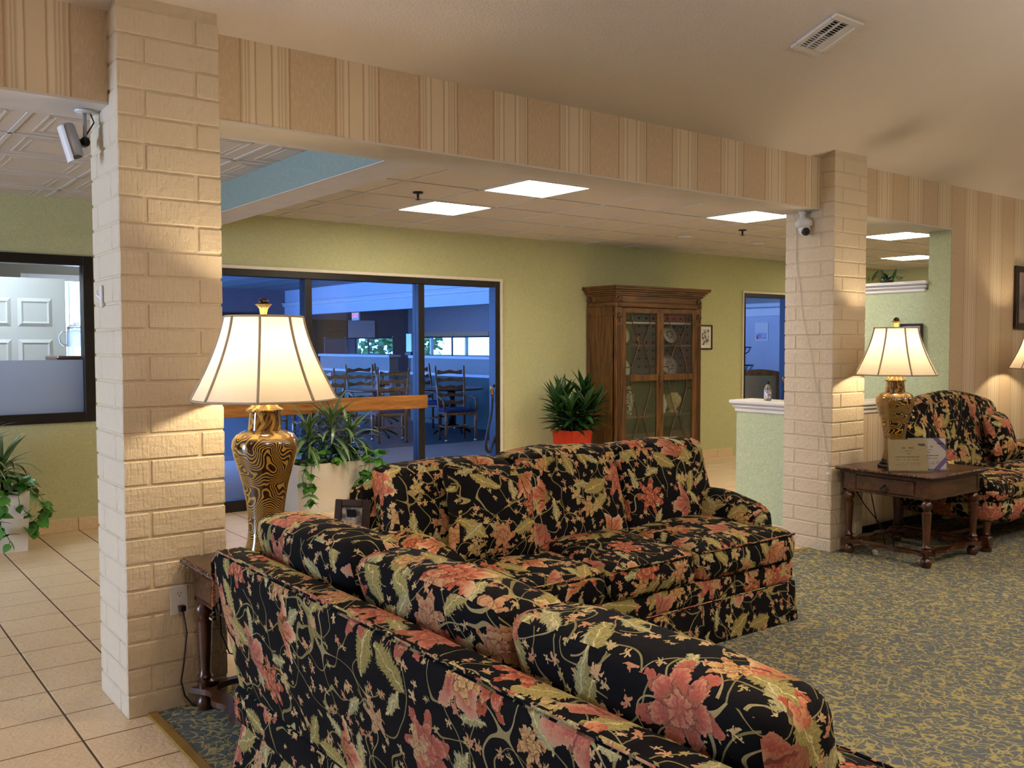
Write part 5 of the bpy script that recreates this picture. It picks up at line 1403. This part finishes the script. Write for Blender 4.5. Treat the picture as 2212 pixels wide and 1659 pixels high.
CH = [(7.83, 11.55, -15, 'ladder-back chair nearest the doorway post, seat showing'), (6.95, 12.0, 160, 'ladder-back chair behind the handrail, back to the glass'), (8.55, 13.2, 25, 'ladder-back chair right of the doorway post, farther table'),
      (6.1, 14.4, -100, 'ladder-back chair beyond the doorway post, turned sideways'), (6.05, 12.1, 120, 'ladder-back chair just right of the near lampshade'), (6.35, 13.4, 20, 'ladder-back chair at the back beside the lampshade'),
      (7.35, 13.5, -10, 'ladder-back chair at the back below the left glass guard'), (5.45, 11.3, 200, 'ladder-back chair tipped against the glass beside the lampshade'), (8.15, 14.0, 60, 'ladder-back chair at the far right of the doorway')]
for i, (x, y, rz, lab) in enumerate(CH):
    c = proto if i == 0 else copy_tree(proto)
    c.location = (x, y, 0); c.rotation_euler = (0, 0, math.radians(rz)); c['label'] = lab
M_TT = wood('dining_table_top', '3a2418', '6b4428', .3)
for x, y, lab in ((7.15, 12.75, 'round dining table behind the handrail with glasses'), (8.35, 12.45, 'round dining table beyond the doorway post'), (8.45, 14.9, 'dining table at the right side of the doorway with glasses')):
    t = thing('dining_table', lab, 'table', (x, y, 0), 0, 'round dining tables')
    obj('top', MB().lathe([(.50, .72), (.52, .73), (.52, .75), (.50, .757)], 40), M_TT, t, True); obj('pedestal', MB().lathe([(.05, .12), (.06, .3), (.04, .5), (.07, .72)], 16), M_BLACKM, t, True)
    for k in range(4): obj('foot', MB().tube([(0, 0, .16), (.2*math.cos(k*1.571), .2*math.sin(k*1.571), .10), (.36*math.cos(k*1.571), .36*math.sin(k*1.571), .02)], .022, 6), M_BLACKM, t, True)
gl_me = mesh_from('glass', MB().lathe([(.028, 0), (.03, .005), (.036, .12), (.034, .12), (.028, .01)], 14, cap=False), True); gl_me.materials.append(M_JUG)
GL = []
for tx, ty, offs in ((7.15, 12.75, ((.15, -.25), (.22, -.15), (.08, -.32), (.28, -.3), (-.05, -.1))), (8.45, 14.9, ((-.1, -.2), (-.2, -.05), (.05, -.25), (-.28, .1), (.15, -.1)))):
    for k, (dx, dy) in enumerate(offs):
        o = obj('drinking_glass', gl_me, None, loc=(tx+dx, ty+dy, .757))
        tag(o, 'clear drinking glass on the table behind the handrail' if tx < 8 else 'clear drinking glass on the table at the right of the doorway', 'glass', 'glasses behind the handrail' if tx < 8 else 'glasses right of the doorway')
# trees outside the dining windows (seen only as reflections in the guards)
for k, (x, y) in enumerate(((3.6, 24.2), (5.2, 23.6), (7.0, 24.5))):
    t = thing('garden_tree', 'green garden tree outside the dining room windows', 'tree', (x, y, -.1), 0, 'garden trees'); rnd = random.Random(k)
    obj('trunk', MB().tube([(0, 0, 0), (.05, 0, 1.2), (0, .05, 2.2)], [.10, .08, .05], 8), M_CHAIRW, t, True); m = MB()
    for q in range(500):
        a, b, r = rnd.uniform(0, 6.28), math.acos(rnd.uniform(-1, 1)), .9*rnd.random()**.4
        c = Vector((r*math.sin(b)*math.cos(a), r*math.sin(b)*math.sin(a), 1.9+1.1*r*math.cos(b))); d1 = Vector((rnd.uniform(-1, 1), rnd.uniform(-1, 1), rnd.uniform(-1, 1)))*.12; d2 = d1.orthogonal().normalized()*.07
        m.add([c-d1, c+d2, c+d1, c-d2], [(0, 1, 2, 3)])
    o = obj('foliage', m, M_LEAFP, t); o['kind'] = 'stuff'
# mailbox bank on the hall side of the striped wall (mirrored faintly in the cabinet glass)
t = thing('mailbox_bank', 'grey metal mailbox bank on the hall wall', 'mailboxes', (10.6, HY1+.006, .85))
obj('body', MB().box(0, 2.0, 0, .06, 0, 1.05), plain('mailbox_metal', 'bdb9be', .4, .04, 10, 0, Metallic=.3), t)
md = mesh_from('mailbox_door', MB().cbox(.004, .158, 0, .008, .004, .128, .003)); md.materials.append(MATS['mailbox_metal']); ml = mesh_from('number_plate', MB().box(.05, .10, .008, .010, .07, .10)); ml.materials.append(M_BLACK)
for i in range(12):
    for j in range(8): d = obj('mailbox_door', md, None, t, loc=(.02+i*.163, .06, .02+j*.13)); obj('number_plate', ml, None, d)
# added fill lights, out of view, brightening lounge and ceiling; shaped as pendant bowls
for x, y in ((.6, .2), (3.4, .2), (6.4, .2), (9.6, .2)):
    t = thing('lounge_fill_light', 'added bowl-shaped fill light over the lounge, out of view', 'ceiling light', (x, y, 2.72), 0, 'added lounge fill lights')
    obj('stem', MB().lathe([(.012, .1), (.012, 1.30)], 10), M_BRASS, t, True); obj('bowl', MB().lathe([(.02, -.02), (.18, 0), (.28, .05), (.32, .12)], 32, cap=False), M_LOUNGEFILL, t, True); obj('fill_uplight_disc', MB().lathe([(.28, .10), (.27, .105)], 32), M_FILLUP, t); obj('rim', MB().lathe([(.32, .11), (.335, .12), (.32, .13)], 32, cap=False), M_BRASS, t, True)
